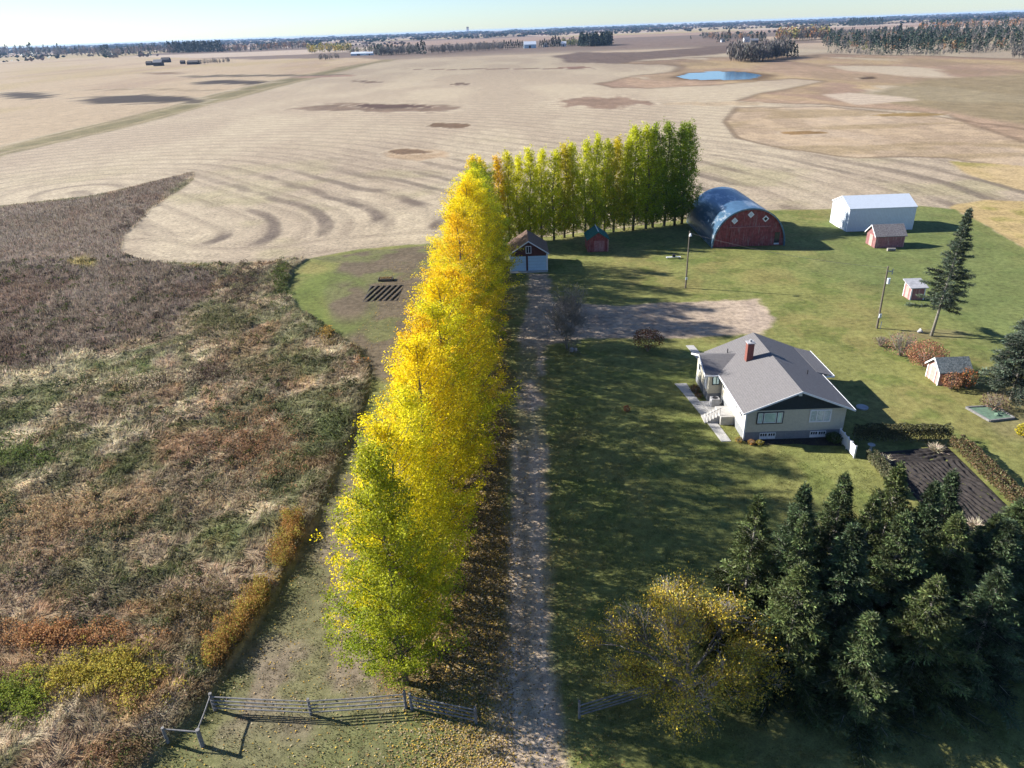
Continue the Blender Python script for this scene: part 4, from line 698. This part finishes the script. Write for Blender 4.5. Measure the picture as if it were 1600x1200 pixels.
# green-roofed shed
gs, rf = gabled('garden_shed', 15.1, 131.3, 18.9, 136, 2.45, 3.75, 'y', 'barnred', 'greenroof', 'small dark red shed with a green shingle roof', 'shed', .25, 'greenroof')
m = MB(); m.box(16.3, 131.22, .1, 18.2, 131.298, 2.1); m.build('door', M['shedred'], gs); m = MB(); m.box(18.8, 131.2, 0, 18.94, 131.297, 2.4); m.build('corner_board', M['pinkboard'], gs)
m = MB(); m.ext([(16.9, 3.89), (17.0, 3.93), (17.1, 3.89)], 'y', 131.0, 136.3); m.build('ridge_cap', M['tin'], rf)
# barn
bx, hw, bh, by0_, by1_ = 45.1, 6.75, 7.1, 131.4, 151.0
ba = empty('barn', (bx, 141, 0), 'red arch-roofed barn with a worn blue metal roof', 'barn')
arc = lambda r_, hh: [(bx-r_*math.cos(a)*1., hh*math.sin(a)**.92) for a in np.linspace(0, PI, 33)]
m = MB(); m.ext([(bx-hw+.1, -.1)]+[(p[0], max(p[1]-.0, 0)) for p in arc(hw-.1, bh-.1)][0:]+[(bx+hw-.1, -.1)], 'y', by0_, by1_); m.build('wall', M['barnred'], ba)
m = MB(); o_, i_ = arc(hw+.05, bh+.05), arc(hw-.08, bh-.08)
for k in range(32): m.ext([i_[k], o_[k], o_[k+1], i_[k+1]], 'y', by0_-.35, by1_+.2)
br_ = m.build('roof', M['barnroof'], ba); bm_ = br_.data
m = MB(); o_, i_ = arc(hw+.12, bh+.12), arc(hw-.14, bh-.14)
for k in range(32): m.ext([i_[k], o_[k], o_[k+1], i_[k+1]], 'y', by0_-.42, by0_-.352)
m.build('arch_trim', M['barnroof'], ba)
m = MB(); m.box(41.6, 131.3, .1, 45.0, 131.397, 3.6); m.build('door', M['barnred'], ba); m = MB(); m.box(45.06, 131.3, .1, 48.6, 131.397, 3.6); m.build('door', M['barnred'], ba)
m = MB(); m.box(41.2, 131.24, 3.62, 49.0, 131.396, 3.78); m.build('door_track', M['shedred'], ba)
m = MB(); m.box(50.0, 131.32, .5, 50.9, 131.395, 2.5); m.build('side_door', M['dglass'], ba); m = MB(); m.box(50.0, 131.3, .2, 50.9, 131.394, .48); m.build('door_sill', M['tin'], ba)
for x, z, mm in ((42.2, 4.9, 'tin'), (45.1, 5.95, 'tin'), (47.9, 5.1, 'dglass')):
    q = MB(); d = .62; q.ext([(x-d, z), (x, z-d), (x+d, z), (x, z+d)], 'y', 131.3, 131.397); wf_ = q.build('diamond_window', M['white'], ba); q = MB(); d = .36; q.ext([(x-d, z), (x, z-d), (x+d, z), (x, z+d)], 'y', 131.27, 131.299); q.build('pane', M[mm], wf_)
# white metal shed
ws, rf = gabled('machine_shed', 67.0, 139.0, 80.0, 147.0, 4.45, 6.1, 'x', 'tin', 'tin', 'long pale metal machine shed with a white end door', 'shed', .12, 'white')
m = MB(); m.box(66.93, 140.9, .0, 66.998, 144.6, 3.6); m.build('door', M['white'], ws); m = MB(); m.box(66.94, 139.5, .0, 66.997, 140.4, 2.1); m.build('side_door', M['tiny'], ws)
# red shed with old roof
rs_, rf = gabled('wooden_shed', 67.0, 127.2, 72.2, 130.8, 2.3, 3.8, 'x', 'shedred', 'oldshingle', 'small faded red shed with a worn shingle roof beside the metal shed', 'shed', .3, 'white')
m = MB(); m.box(66.92, 128.3, .1, 66.998, 129.5, 2.1); m.build('door', M['pinkboard'], rs_)
m = MB(); m.box(66.94, 127.16, 0, 67.04, 127.198, 2.3); m.build('corner_board', M['pinkboard'], rs_); m = MB(); m.box(72.1, 127.16, 0, 72.24, 127.198, 2.3); m.build('corner_board', M['pinkboard'], rs_)
# coop with a lean-to roof
cp = empty('coop', (60.4, 101, 0), 'tiny red and white coop with a flat sloping roof', 'coop'); m = MB(); m.ext([(100., -.1), (102, -.1), (102, 2.4), (100., 1.9)], 'x', 59.45, 61.5); m.build('wall', M['shedred'], cp)
m = MB(); m.ext([(99.7, 1.85), (102.3, 2.5), (102.3, 2.6), (99.7, 1.95)], 'x', 59.1, 61.8); m.build('roof', M['slate'], cp)
m = MB(); m.box(59.39, 99.95, 0, 59.6, 99.998, 1.9); m.box(61.4, 99.95, 0, 61.54, 99.998, 1.9); m.box(59.4, 101.9, 0, 59.448, 102.04, 2.35); m.build('trim', M['white'], cp); m = MB(); m.box(59.38, 100.5, .1, 59.448, 101.4, 1.8); m.build('door', M['pinkboard'], cp)
# pink shed on the right
ps, rf = gabled('playhouse_shed', 48.5, 72.4, 51.8, 74.9, 1.8, 2.85, 'x', 'pinkboard', 'greyshingle', 'small pink shed with white trim and a cracked grey roof', 'shed', .28, 'white')
m = MB(); m.box(48.42, 73.2, .1, 48.498, 74.1, 1.75); d_ = m.build('door', M['pinkboard'], ps)
m = MB(); m.box(48.40, 73.12, .05, 48.497, 73.198, 1.85); m.box(48.40, 74.102, .05, 48.497, 74.18, 1.85); m.box(48.4, 73.12, 1.852, 48.497, 74.18, 1.93); m.box(48.4, 72.36, 0, 48.5, 72.398, 1.75); m.box(48.42, 74.8, 0, 48.498, 74.95, 1.75); m.box(48.42, 72.4, 0, 48.497, 72.52, 1.75); m.build('door_frame', M['white'], ps)
# ------------------------------------------------------------------ poles, wire
pl = empty('power_pole', (49.75, 89.74, 0), 'wooden power pole carrying a transformer in the open lawn', 'power pole'); m = MB(); m.tube([(49.75, 89.74, -.2), (49.55, 89.74, 8.7)], [.15, .1], 10); m.build('pole', M['bark'], pl)
m = MB(); m.tube([(49.88, 89.5, 6.4), (49.86, 89.5, 7.15)], .2, 12); m.build('transformer', M['tin'], pl); m = MB(); m.bar((49.5, 89.7, 8.1), (50.2, 89.6, 8.0), .09, .12); m.tube([(50.2, 89.6, 7.6), (50.2, 89.6, 8.35)], .06, 8); m.build('crossarm', M['slate'], pl)
m = MB(); m.box(49.6, 89.45, 1.6, 49.9, 89.6, 2.15); m.build('meter_box', M['tin'], pl); m = MB(); m.tube([(50.15, 89.6, -.1), (50.15, 89.6, 1.)], .05, 6); m.build('guard_stake', M['white'], pl)
lp_ = empty('lamp_pole', (28.26, 109.04, 0), 'slender wooden yard light pole in front of the barn', 'lamp pole'); m = MB(); m.tube([(28.26, 109.04, -.2), (28.24, 109.04, 9.2)], [.14, .09], 10); m.build('pole', M['bark'], lp_)
m = MB(); m.tube([(28.24, 109.04, 8.7), (28.24, 108.5, 9.0)], .035, 6); m.build('lamp_arm', M['slate'], lp_); m = MB(); m.tube([(28.24, 108.45, 8.55), (28.24, 108.45, 8.75), (28.24, 108.45, 8.98)], [.22, .2, .08], 12); m.build('lamp_head', M['white'], lp_)
m = MB(); m.box(28.1, 108.8, 1.4, 28.4, 108.9, 1.8); m.build('switch_box', M['tin'], lp_)
def wire(a, b, sag, r, label):
    a = np.array(a); b = np.array(b); P = [a+(b-a)*t-np.array([0, 0, sag*4*t*(1-t)]) for t in np.linspace(0, 1, 17)]; m = MB(); m.tube(P, r, 4); tag(m.build('overhead_wire', M['blackm']), label, 'wire')
wire((28.24, 109., 8.9), (49.55, 89.74, 8.5), .7, .02, 'thin dark wire strung between the lamp pole and the power pole')
# ------------------------------------------------------------------ road fence
def rails(m, a, b, zs, r, sag=.03):
    a = np.array(a); b = np.array(b)
    for i, z in enumerate(zs):
        mid = (a+b)/2; m.append(((a[0], a[1], z+random.uniform(-.03, .03)), (mid[0], mid[1], z-sag*random.uniform(.2, 1.6)), (b[0], b[1], z+random.uniform(-.03, .03)), r))
def fence(label, posts, spans, extra=()):
    e = empty('rail_fence', (posts[0][0], posts[0][1], 0), label, 'fence', 'weathered rail fences at the driveway mouth')
    for x, y, h, r in posts: m = MB(); m.tube([(x, y, -.2), (x+random.uniform(-.03, .03), y, h)], [r, r*.9], 9); m.build('post', M['greywood'], e)
    L = []
    for a, b, zs in spans: rails(L, a, b, zs, .048)
    for p0, p1, p2, r in L: m = MB(); m.tube([p0, p1, p2], [r*random.uniform(.8, 1.1), r, r*random.uniform(.7, 1)], 7); m.build('rail', M['greywood'], e)
    return e
A_, B_, C_, D_, E_, F_ = (-19.5, 31.8), (-13.3, 31.2), (-7.4, 31.45), (-2.95, 30.15), (-19.35, 29.25), (-21.55, 29.55)
o4 = (.35, .68, 1.0, 1.32)
sh = lambda p: (p[0], p[1]-.12)
fence('long weathered pole fence left of the driveway with a corner brace in the weeds', [A_+(1.5, .12), B_+(1.42, .1), C_+(1.5, .11), E_+(1.45, .14), F_+(1.35, .11)],
      [(sh(A_), sh(B_), o4), (sh(B_), sh(C_), o4), (A_, E_, (1.38,)), (E_, F_, (1.25,))])
fence('slanting wing of pole fence between the poplars and the driveway', [(-7.0, 31.3, 1.45, .1), D_+(1.4, .1)], [((-7.0, 31.2), (D_[0], D_[1]-.1), (.4, .72, 1.02, 1.3))])
fence('short pole fence right of the driveway ending under the autumn tree', [(3.4, 30.25, 1.5, .09), (8.9, 31.9, 1.4, .1)], [((3.4, 30.15), (8.9, 31.8), (.4, .68, .95, 1.22))])
m = MB(); x, y = G(424, 925); m.tube([(x, y, -.1), (x, y, 1.2)], .05, 7); tag(m.build('fence_post', M['greywood']), 'single thin grey post at the weedy edge of the mown strip', 'post')
# ------------------------------------------------------------------ small yard things
sb = empty('sandbox', (50, 65.3, 0), 'low wooden sandbox frame with a green cover on the right lawn', 'sandbox'); Q = [(48.5, 66.9), (49.2, 63.9), (52.0, 64.3), (51.6, 67.0)]
m = MB()
for i in range(4): a, b_ = Q[i], Q[(i+1) % 4]; m.bar((*a, .12), (*b_, .12), .16, .22)
m.build('frame', M['greywood'], sb); m = MB(); m.ext(Q, 'z', .02, .13); m.build('cover', M['greenmat'], sb)
m = MB(); m.tube([(50.6, 65.0, .1), (50.7, 64.9, .35)], [.3, .15], 8); m.build('toy_heap', M['greenmat'], sb)
x, y = G(1347, 637); m = MB(); m.tube([(x, y, 0), (x, y, .12)], .62, 20); tag(m.build('stepping_stone', M['slate']), 'round flat grey stone disc on the grass behind the house', 'stone disc')
x, y = G(1360, 703); bb = empty('bird_bath', (x, y, 0), 'small grey bird bath in the shade behind the white board fence', 'bird bath'); m = MB(); m.tube([(x, y, -.05), (x, y, .1), (x, y, .5)], [.2, .12, .09], 10); m.build('pedestal', M['concrete'], bb); m = MB(); m.tube([(x, y, .5), (x, y, .58), (x, y, .62)], [.12, .33, .36], 14); m.build('bowl', M['concrete'], bb)
x, y = G(1392, 392); m = MB(); m.tube([(x-.7, y, .28), (x+.7, y-.1, .28)], [.3, .27], 10); tag(m.build('log', M['palebark']), 'short pale log lying in front of the faded red shed', 'log')
x, y = G(1437, 520); m = MB(); m.tube([(x-.3, y, .1), (x, y, .35), (x+.35, y, .1)], [.12, .3, .1], 8); tag(m.build('boulder', M['slate']), 'grey boulder left of the leaning spruce trunk', 'boulder')
x, y = G(1052, 404); sb2 = empty('plank_bench', (x, y, 0), 'low white plank with a dark crate on it near the lamp pole', 'bench'); m = MB(); m.box(x-1.3, y-.2, .25, x+1.3, y+.2, .33); m.build('seat', M['white'], sb2); m = MB(); m.box(x-1.1, y-.15, -.05, x-.95, y+.15, .248); m.box(x+.95, y-.15, -.05, x+1.1, y+.15, .248); m.build('leg', M['greywood'], sb2)
m = MB(); m.box(x-.2, y-.16, .335, x+.3, y+.2, .75); m.box(x-.24, y-.2, .7, x+.34, y+.24, .76); tag(m.build('crate', M['blackm']), 'small dark crate standing on the white plank', 'crate')
x, y = G(893, 549); m = MB(); m.tube([(x, y, 0), (x, y, .45)], [.26, .3], 10); m.tube([(x+.55, y+.1, 0), (x+.55, y+.1, .3)], [.2, .2], 8); tag(m.build('bucket', M['slate']), 'pale bucket at the foot of the gnarled bare tree', 'bucket')
x, y = G(603, 438); pb = empty('planter_box', (x, y, 0), 'raised wooden planter box left of the yellow poplars above the dug rows', 'planter'); m = MB()
for a, b_ in (((-1.2, -.6), (1.2, -.6)), ((1.2, -.6), (1.2, .6)), ((1.2, .6), (-1.2, .6)), ((-1.2, .6), (-1.2, -.6))): m.bar((x+a[0], y+a[1], .2), (x+b_[0], y+b_[1], .2), .1, .45)
m.build('frame', M['darkwood'], pb); m = MB(); m.box(x-1.15, y-.55, 0, x+1.15, y+.55, .33); m.build('soil', M['soil'], pb)
n = 200; P = np.stack([R.uniform(-1., 1., n), R.uniform(-.45, .45, n), R.uniform(.35, .6, n)], 1); V, F = leaves(P, .16, .3); obj('plants', npmesh('plants', V, F, M['leaf'], False, {'Col': np.repeat(jit(np.array([.3, .2, .08]), n), 4, 0)}), pb)
# ------------------------------------------------------------------ far woods, farmsteads
class Mass:
    def __init__(s): s.V = []; s.F = []; s.C = []; s.o = 0
    def q(s, V, F, c): s.V.append(V); s.F.append(F+s.o); s.C.append(np.repeat(c, 4, 0)); s.o += len(V)
    def conifer(s, x, y, h, c, n=60, w=.17, fl=False):
        t = R.uniform(0, 1, n)**.8; z = h*(.04+.96*t); r = h*w*(1-t)**.8*R.uniform(.6, 1.1, n)+.1; a = R.uniform(0, 2*PI, n); P = np.stack([x+r*np.cos(a), y+r*np.sin(a), z], 1)
        D = norm(np.stack([np.cos(a), np.sin(a), R.uniform(-.9, -.1, n)], 1)); L = h*.13*R.uniform(.7, 1.3, n); s.q(*leafgeo(P-D*L[:, None]*.4, D, norm(np.cross(D, rdir(n))), L, L*.75), jit(np.array(c)[None], n, .3))
    def decid(s, x, y, h, c, n=60, w=.27, bare=False):
        d = rdir(n); rad = R.uniform(.3, 1, n)**.5; P = d*rad[:, None]*np.array([h*w, h*w, h*.40])+np.array([x, y, h*.56]); L = h*(.13 if not bare else .2)*R.uniform(.6, 1.3, n)
        D = rdir(n) if not bare else norm(rdir(n)*.45+np.array([0, 0, 1.])); s.q(*leafgeo(P-D*L[:, None]*.5, D, norm(np.cross(D, rdir(n))), L, L*(.8 if not bare else .22)), jit(np.array(c)[None], n, .3))
        a = R.uniform(0, 6, 3); P = np.stack([x+a*0, y+a*0, a*0], 1); D = norm(np.stack([np.cos(a)*.25, np.sin(a)*.25, a*0+1], 1)); s.q(*leafgeo(P, D, norm(np.cross(D, (0, 1., 0))), np.full(3, h*.7), np.full(3, h*.03)), np.tile(np.array([[.07, .065, .06]]), (3, 1)))
    def build(s, name, label, cat, kind='stuff', group=None):
        V = np.vstack(s.V); o0 = np.array([V[:, 0].mean(), V[:, 1].mean(), 0]); o = obj(name, npmesh(name, V-o0, np.vstack(s.F), M['needle'], False, {'Col': np.vstack(s.C)}), None, tuple(o0)); return tag(o, label, cat, group, kind)
CG = (.028, .048, .028); CD = (.018, .032, .02); GB = (.115, .105, .095); OR = (.30, .15, .06); YE = (.46, .32, .06); OL = (.16, .16, .06)
def hpx(px, py, k): x, y = G(px, py); return k*math.hypot(x, y)/FPX/math.cos(PITCH)*.96      # metres tall for k pixels
def belt(name, label, pts, k, n, kinds, jx=2, jy=1.0, cat='wood', q=50):
    ms = Mass(); pts = np.array(pts, float); seg = np.r_[0, np.cumsum(np.hypot(*np.diff(pts, axis=0).T))]
    for i in range(n):
        s = R.uniform(0, seg[-1]); px = np.interp(s, seg, pts[:, 0])+R.uniform(-jx, jx); py = np.interp(s, seg, pts[:, 1])+R.uniform(-jy, jy*.3); x, y = G(px, py); h = hpx(px, py, k)*R.uniform(.6, 1.1)
        kd = kinds[R.randint(0, len(kinds))]; (ms.conifer(x, y, h, kd[1], q) if kd[0] == 'c' else ms.decid(x, y, h*.9, kd[1], q, bare=kd[0] == 'b'))
    return ms.build(name, label, cat)
c_, b_, d_ = ('c', CG), ('b', GB), ('d', OR)
belt('far_wood', 'grey and rust woodland below the left horizon', [(-60, 86), (185, 88), (240, 84), (300, 82)], 11, 260, [b_, b_, c_, ('b', (.22, .15, .12))], 3, 2.5)
belt('far_wood', 'dark spruce plantation below the left horizon', [(264, 83), (350, 81)], 12, 200, [('c', CD)], 2, 1.5)
belt('far_wood', 'rusty brown wood right of the dark plantation', [(352, 81), (480, 76)], 9, 170, [b_, d_, ('b', (.2, .14, .13)), c_], 3, 2)
belt('far_wood', 'bright yellow farm grove left of the low blue sheds', [(485, 84), (510, 83), (548, 81)], 13, 55, [('d', YE), ('d', (.34, .3, .06)), ('d', OL)], 3, 1.5)
belt('far_wood', 'grey brush below the yellow farm grove', [(497, 95), (530, 92)], 9, 24, [b_], 3, 1)
belt('far_wood', 'mixed dark trees right of the yellow farm grove', [(545, 84), (600, 80)], 8, 50, [c_, ('d', OL), b_], 2, 1.5)
belt('far_wood', 'grey bare grove with spruce tips in the middle distance', [(586, 87), (655, 84)], 13, 110, [b_, b_, b_, c_], 2, 1.5)
belt('far_wood', 'grey bare shelterbelt in the middle distance', [(672, 84), (785, 78)], 12, 150, [b_], 3, 2)
belt('far_wood', 'dark dense spruce block right of the white farmstead', [(906, 73), (955, 71)], 15, 170, [('c', CD)], 1.5, 1.5)
belt('far_wood', 'olive farmyard trees left of the dark spruce block', [(876, 72), (904, 72)], 11, 40, [('d', OL), ('d', (.2, .2, .05)), c_], 2, 1)
belt('far_wood', 'grey leafless grove left of the small spruces, above the marsh', [(1146, 97), (1185, 97), (1225, 90)], 26, 150, [b_], 8, 3, q=60)
belt('far_wood', 'grey and orange brush behind the right farmstead', [(1100, 61), (1195, 63)], 10, 90, [b_, b_, d_], 3, 1.5)
belt('far_wood', 'mixed orange and olive trees left of the spruce wood', [(1212, 65), (1290, 62)], 18, 110, [b_, d_, ('d', (.26, .24, .06)), b_], 4, 2)
ms = Mass()
def wood(poly, n, fn):
    P = GP(poly); x0, y0 = P.min(0); x1, y1 = P.max(0); k = 0
    while k < n:
        x = R.uniform(x0, x1, 400); y = R.uniform(y0, y1, 400); ok = sdist(x, y, P) < 0
        for a, b in zip(x[ok], y[ok]):
            fn(a, b); k += 1
            if k >= n: break
def f1(x, y):
    h = R.uniform(9, 15); u = x/y; t = R.uniform()
    dark = .86 if .47 < u < .60 and y < 1100 else .42
    if t < dark: ms.conifer(x, y, h*1.15, CG if R.uniform() < .6 else CD, 56)
    elif t < .88: ms.decid(x, y, h*.9, GB, 50, bare=True)
    else: ms.decid(x, y, h*.85, OR if t > .93 else OL, 50)
wood([(1283, 74), (1340, 82), (1440, 86), (1560, 82), (1700, 76), (1760, 50), (1600, 52), (1400, 52), (1290, 56)], 1500, f1)
ms.build('spruce_wood', 'large mixed wood of dark spruce and grey poplar at the upper right', 'wood')
belt('far_wood', 'pale grey brush along the near edge of the large mixed wood', [(1295, 83), (1400, 88), (1500, 85), (1600, 79), (1700, 76)], 7, 170, [b_, b_, b_, c_], 4, 2)
belt('far_wood', 'grey brush at the right frame edge in front of the large wood', [(1575, 92), (1640, 92)], 18, 26, [b_], 5, 1)
belt('far_wood', 'orange and brown crowns behind the large wood', [(1440, 50), (1520, 46), (1640, 44)], 11, 160, [d_, b_, ('c', CG)], 5, 3)
belt('far_wood', 'dark bluish spruce clump beyond the pale far field on the right', [(1325, 41), (1378, 39)], 8, 80, [('c', CD)], 2, 1)
belt('far_wood', 'small dark clump beyond the centre farmstead', [(857, 57), (877, 56)], 4, 26, [('c', CD)], 2, .7)
HZ = lambda px: 73.8-.036*px
ms = Mass()
for d0, n, h0 in ((2600, 260, 13), (3500, 420, 15), (4800, 560, 16), (6500, 640, 18), (9000, 620, 22), (13000, 520, 28)):
    for i in range(n):
        a = R.uniform(-.82, .86); d = d0*R.uniform(.86, 1.18); x = d*a; y = d
        if vn(np.array([x/700]), np.array([y/260]), 900+int(d0))[0] < (.56 if d0 < 4000 else .42 if d0 < 6000 else .3): continue
        w_ = h0*R.uniform(.5, 1.); n2 = 7
        P = np.stack([x+R.normal(0, d*.006, n2), y+R.normal(0, d*.01, n2), R.uniform(.2, .8, n2)*w_], 1); L = np.full(n2, w_*.95)*R.uniform(.6, 1.2, n2); D = norm(np.stack([R.choice([-1, 1], n2)*1., R.normal(0, .3, n2), R.normal(0, .12, n2)], 1))
        c = [CG, (.12, .10, .09), (.15, .12, .10), CD][R.randint(0, 4)]; Wd = norm(np.stack([R.normal(0, .2, n2), R.normal(0, .6, n2), np.ones(n2)], 1)); L2 = L*(1.+d/6000)
        ms.q(*leafgeo(P-D*L2[:, None]*.5, D, Wd, L2, L), jit(np.array(c)[None], n2, .25))
ms.build('horizon_woods', 'bluish bands of distant woodland along the whole horizon', 'wood')
# far individual spruces
pm = Mass(); pm.conifer(0, 0, 10, CD, 110, .2); far_me = npmesh('far_spruce', np.vstack(pm.V), np.vstack(pm.F), M['needle'], False, {'Col': np.vstack(pm.C)})
def farspruce(px, py, k, lab, grp):
    x, y = G(px, py); o = obj('spruce_tree', far_me, None, (x, y, 0)); s = hpx(px, py, k)/10; o.scale = (s, s, s); o.rotation_euler = (0, 0, px); tag(o, lab, 'spruce tree', grp)
for i in range(26): farspruce(788+i*3.5, 76.2-i*.12, 9 if i % 3 else 10.5, 'one of the small spruces in the row left of the far blue barn', 'far row of small spruces by the blue barn') if not 818 < 788+i*3.5 < 842 else None
for i, (px, py, k) in enumerate(((864, 73, 12), (868, 73, 13), (873, 73, 12))): farspruce(px, py, k, f'far dark spruce, {ORD[i]} of three right of the far blue barn', 'three far spruces right of the blue barn')
for i, (px, py, k) in enumerate(((660, 85, 17), (664, 85, 15), (654, 85, 14))): farspruce(px, py, k, ['tallest far spruce at the right end of the grey grove', 'far spruce right beside the tallest at the grove end', 'far spruce left of the tallest at the grove end'][i], 'far spruces at the end of the grey grove')
for i, (px, py, k) in enumerate(((1122, 66, 9), (1127, 66, 10), (1132, 66, 9), (1138, 66, 15), (1175, 66, 9), (1182, 66, 10), (1188, 65, 12), (1193, 65, 11))): farspruce(px, py, k, f'far spruce at the right farmstead, {ORD[i]} from the left', 'far spruces round the right farmstead')
for i, (px, py, k) in enumerate(((1217, 90, 14), (1226, 90, 18), (1232, 90, 19), (1238, 90, 18), (1243, 90, 15))): farspruce(px, py, k, f'dark spruce right of the grey leafless grove, {ORD[i]} of five from the left', 'five spruces right of the grey leafless grove')
for i, (px, py, k) in enumerate(((392, 81, 5), (1404, 60, 16), (1508, 55, 13), (1060+19, 62, 5))): farspruce(px, py, k, ['lone dark tree on the far left field', 'single spruce standing above the large wood near its middle', 'spruce standing above the right part of the large wood', 'lone tree on the far pale field right of centre'][i], None)
def fbuild(px, py, wpx, hpx_, wm, rm, label, cat='building', name='farm_building', rh=.45):
    x, y = G(px, py); d = math.hypot(x, y); w_ = wpx*y/FPX; h = hpx(px, py, hpx_); e = empty(name, (x, y, 0), label, cat); m = MB(); dp = w_*.7; m.ext([(y-dp/2, -.3), (y+dp/2, -.3), (y+dp/2, h*(1-rh)), (y, h*.97), (y-dp/2, h*(1-rh))], 'x', x-w_/2, x+w_/2); m.build('wall', M[wm], e)
    m = MB(); t = .3; m.ext([(y-dp/2-.4, h*(1-rh)-.1), (y, h), (y+dp/2+.4, h*(1-rh)-.1), (y+dp/2+.4, h*(1-rh)-.1+t), (y, h+t), (y-dp/2-.4, h*(1-rh)-.1+t)], 'x', x-w_/2-.4, x+w_/2+.4); m.build('roof', M[rm], e)
    m = MB(); m.box(x-w_*.1, y-dp/2-.1, 0, x+w_*.08, y-dp/2-.005, h*.4); m.build('door', M['oldb'], e); return e
fbuild(828, 75.2, 17, 8, 'blueb', 'tin', 'far pale blue barn at the centre farmstead', 'barn', 'farm_barn')
fbuild(852, 73.5, 7, 5, 'whiteb', 'greyb', 'far small white house, left of two beside the blue barn')
fbuild(880, 72.5, 8, 6, 'whiteb', 'whiteb', 'far white house, right of two beside the olive trees')
fbuild(562, 86.5, 22, 4, 'blueb', 'tin', 'far low blue shed beside the yellow grove, left of two', 'shed')
fbuild(578, 86.3, 10, 4, 'blueb', 'tin', 'far low blue shed beside the yellow grove, right of two', 'shed')
fbuild(1166, 66, 8, 6, 'whiteb', 'greyb', 'far white house with dark roof at the right farmstead'); fbuild(1129, 66, 5, 4, 'whiteb', 'greyb', 'far tiny white shed under the spruces of the right farmstead', 'shed'); fbuild(1178, 67, 10, 5, 'oldb', 'greyb', 'far dark shed right of the white house at the right farmstead', 'shed')
fbuild(1457, 48, 6, 7, 'whiteb', 'whiteb', 'far white building glimpsed behind the large wood')
for px, py, w_, h_, lab in ((234, 102, 8, 4.5, 'low abandoned dark shed, leftmost of the ruined group'), (248.5, 103, 12, 7, 'tall abandoned grey granary in the ruined group'), (260, 97.5, 11, 5.5, 'abandoned shed behind the tall granary'), (286, 100, 6, 4, 'small lone ruined shed in the middle of the abandoned group'), (303, 100.5, 15, 4.5, 'long low ruined barn beside the grey bushes')):
    fbuild(px, py, w_, h_, 'oldb', 'greyb' if h_ > 6 else 'oldb', lab, 'ruined shed', 'abandoned_shed')
belt('far_brush', 'grey bushes right of the abandoned farm sheds', [(310, 101), (358, 98)], 7, 40, [b_], 2, 1, 'bushes')
e = fbuild(731, 51.2, 3.2, 7, 'whiteb', 'greyb', 'far grain elevator on the horizon', 'grain elevator', 'grain_elevator', .15)
print('t far', time.time()-T0)
# ------------------------------------------------------------------ air
m = MB(); m.box(-30000, -200, -3, 30000, 30000, 45); hz = m.build('haze', M['white']); tag(hz, kind='stuff'); hz.data.materials.clear()
hm = bpy.data.materials.new('haze'); hm.use_nodes = True; t = hm.node_tree; t.nodes.clear(); out = N(t, 'ShaderNodeOutputMaterial'); pv = N(t, 'ShaderNodeVolumePrincipled'); pv.inputs['Color'].default_value = (.40, .62, .98, 1); pv.inputs['Density'].default_value = .000032; pv.inputs['Anisotropy'].default_value = 0.
t.links.new(pv.outputs[0], out.inputs['Volume']); hz.data.materials.append(hm); tag(hz, 'thin pale blue air over the fields', 'haze')
print('objects', len(bpy.data.objects))
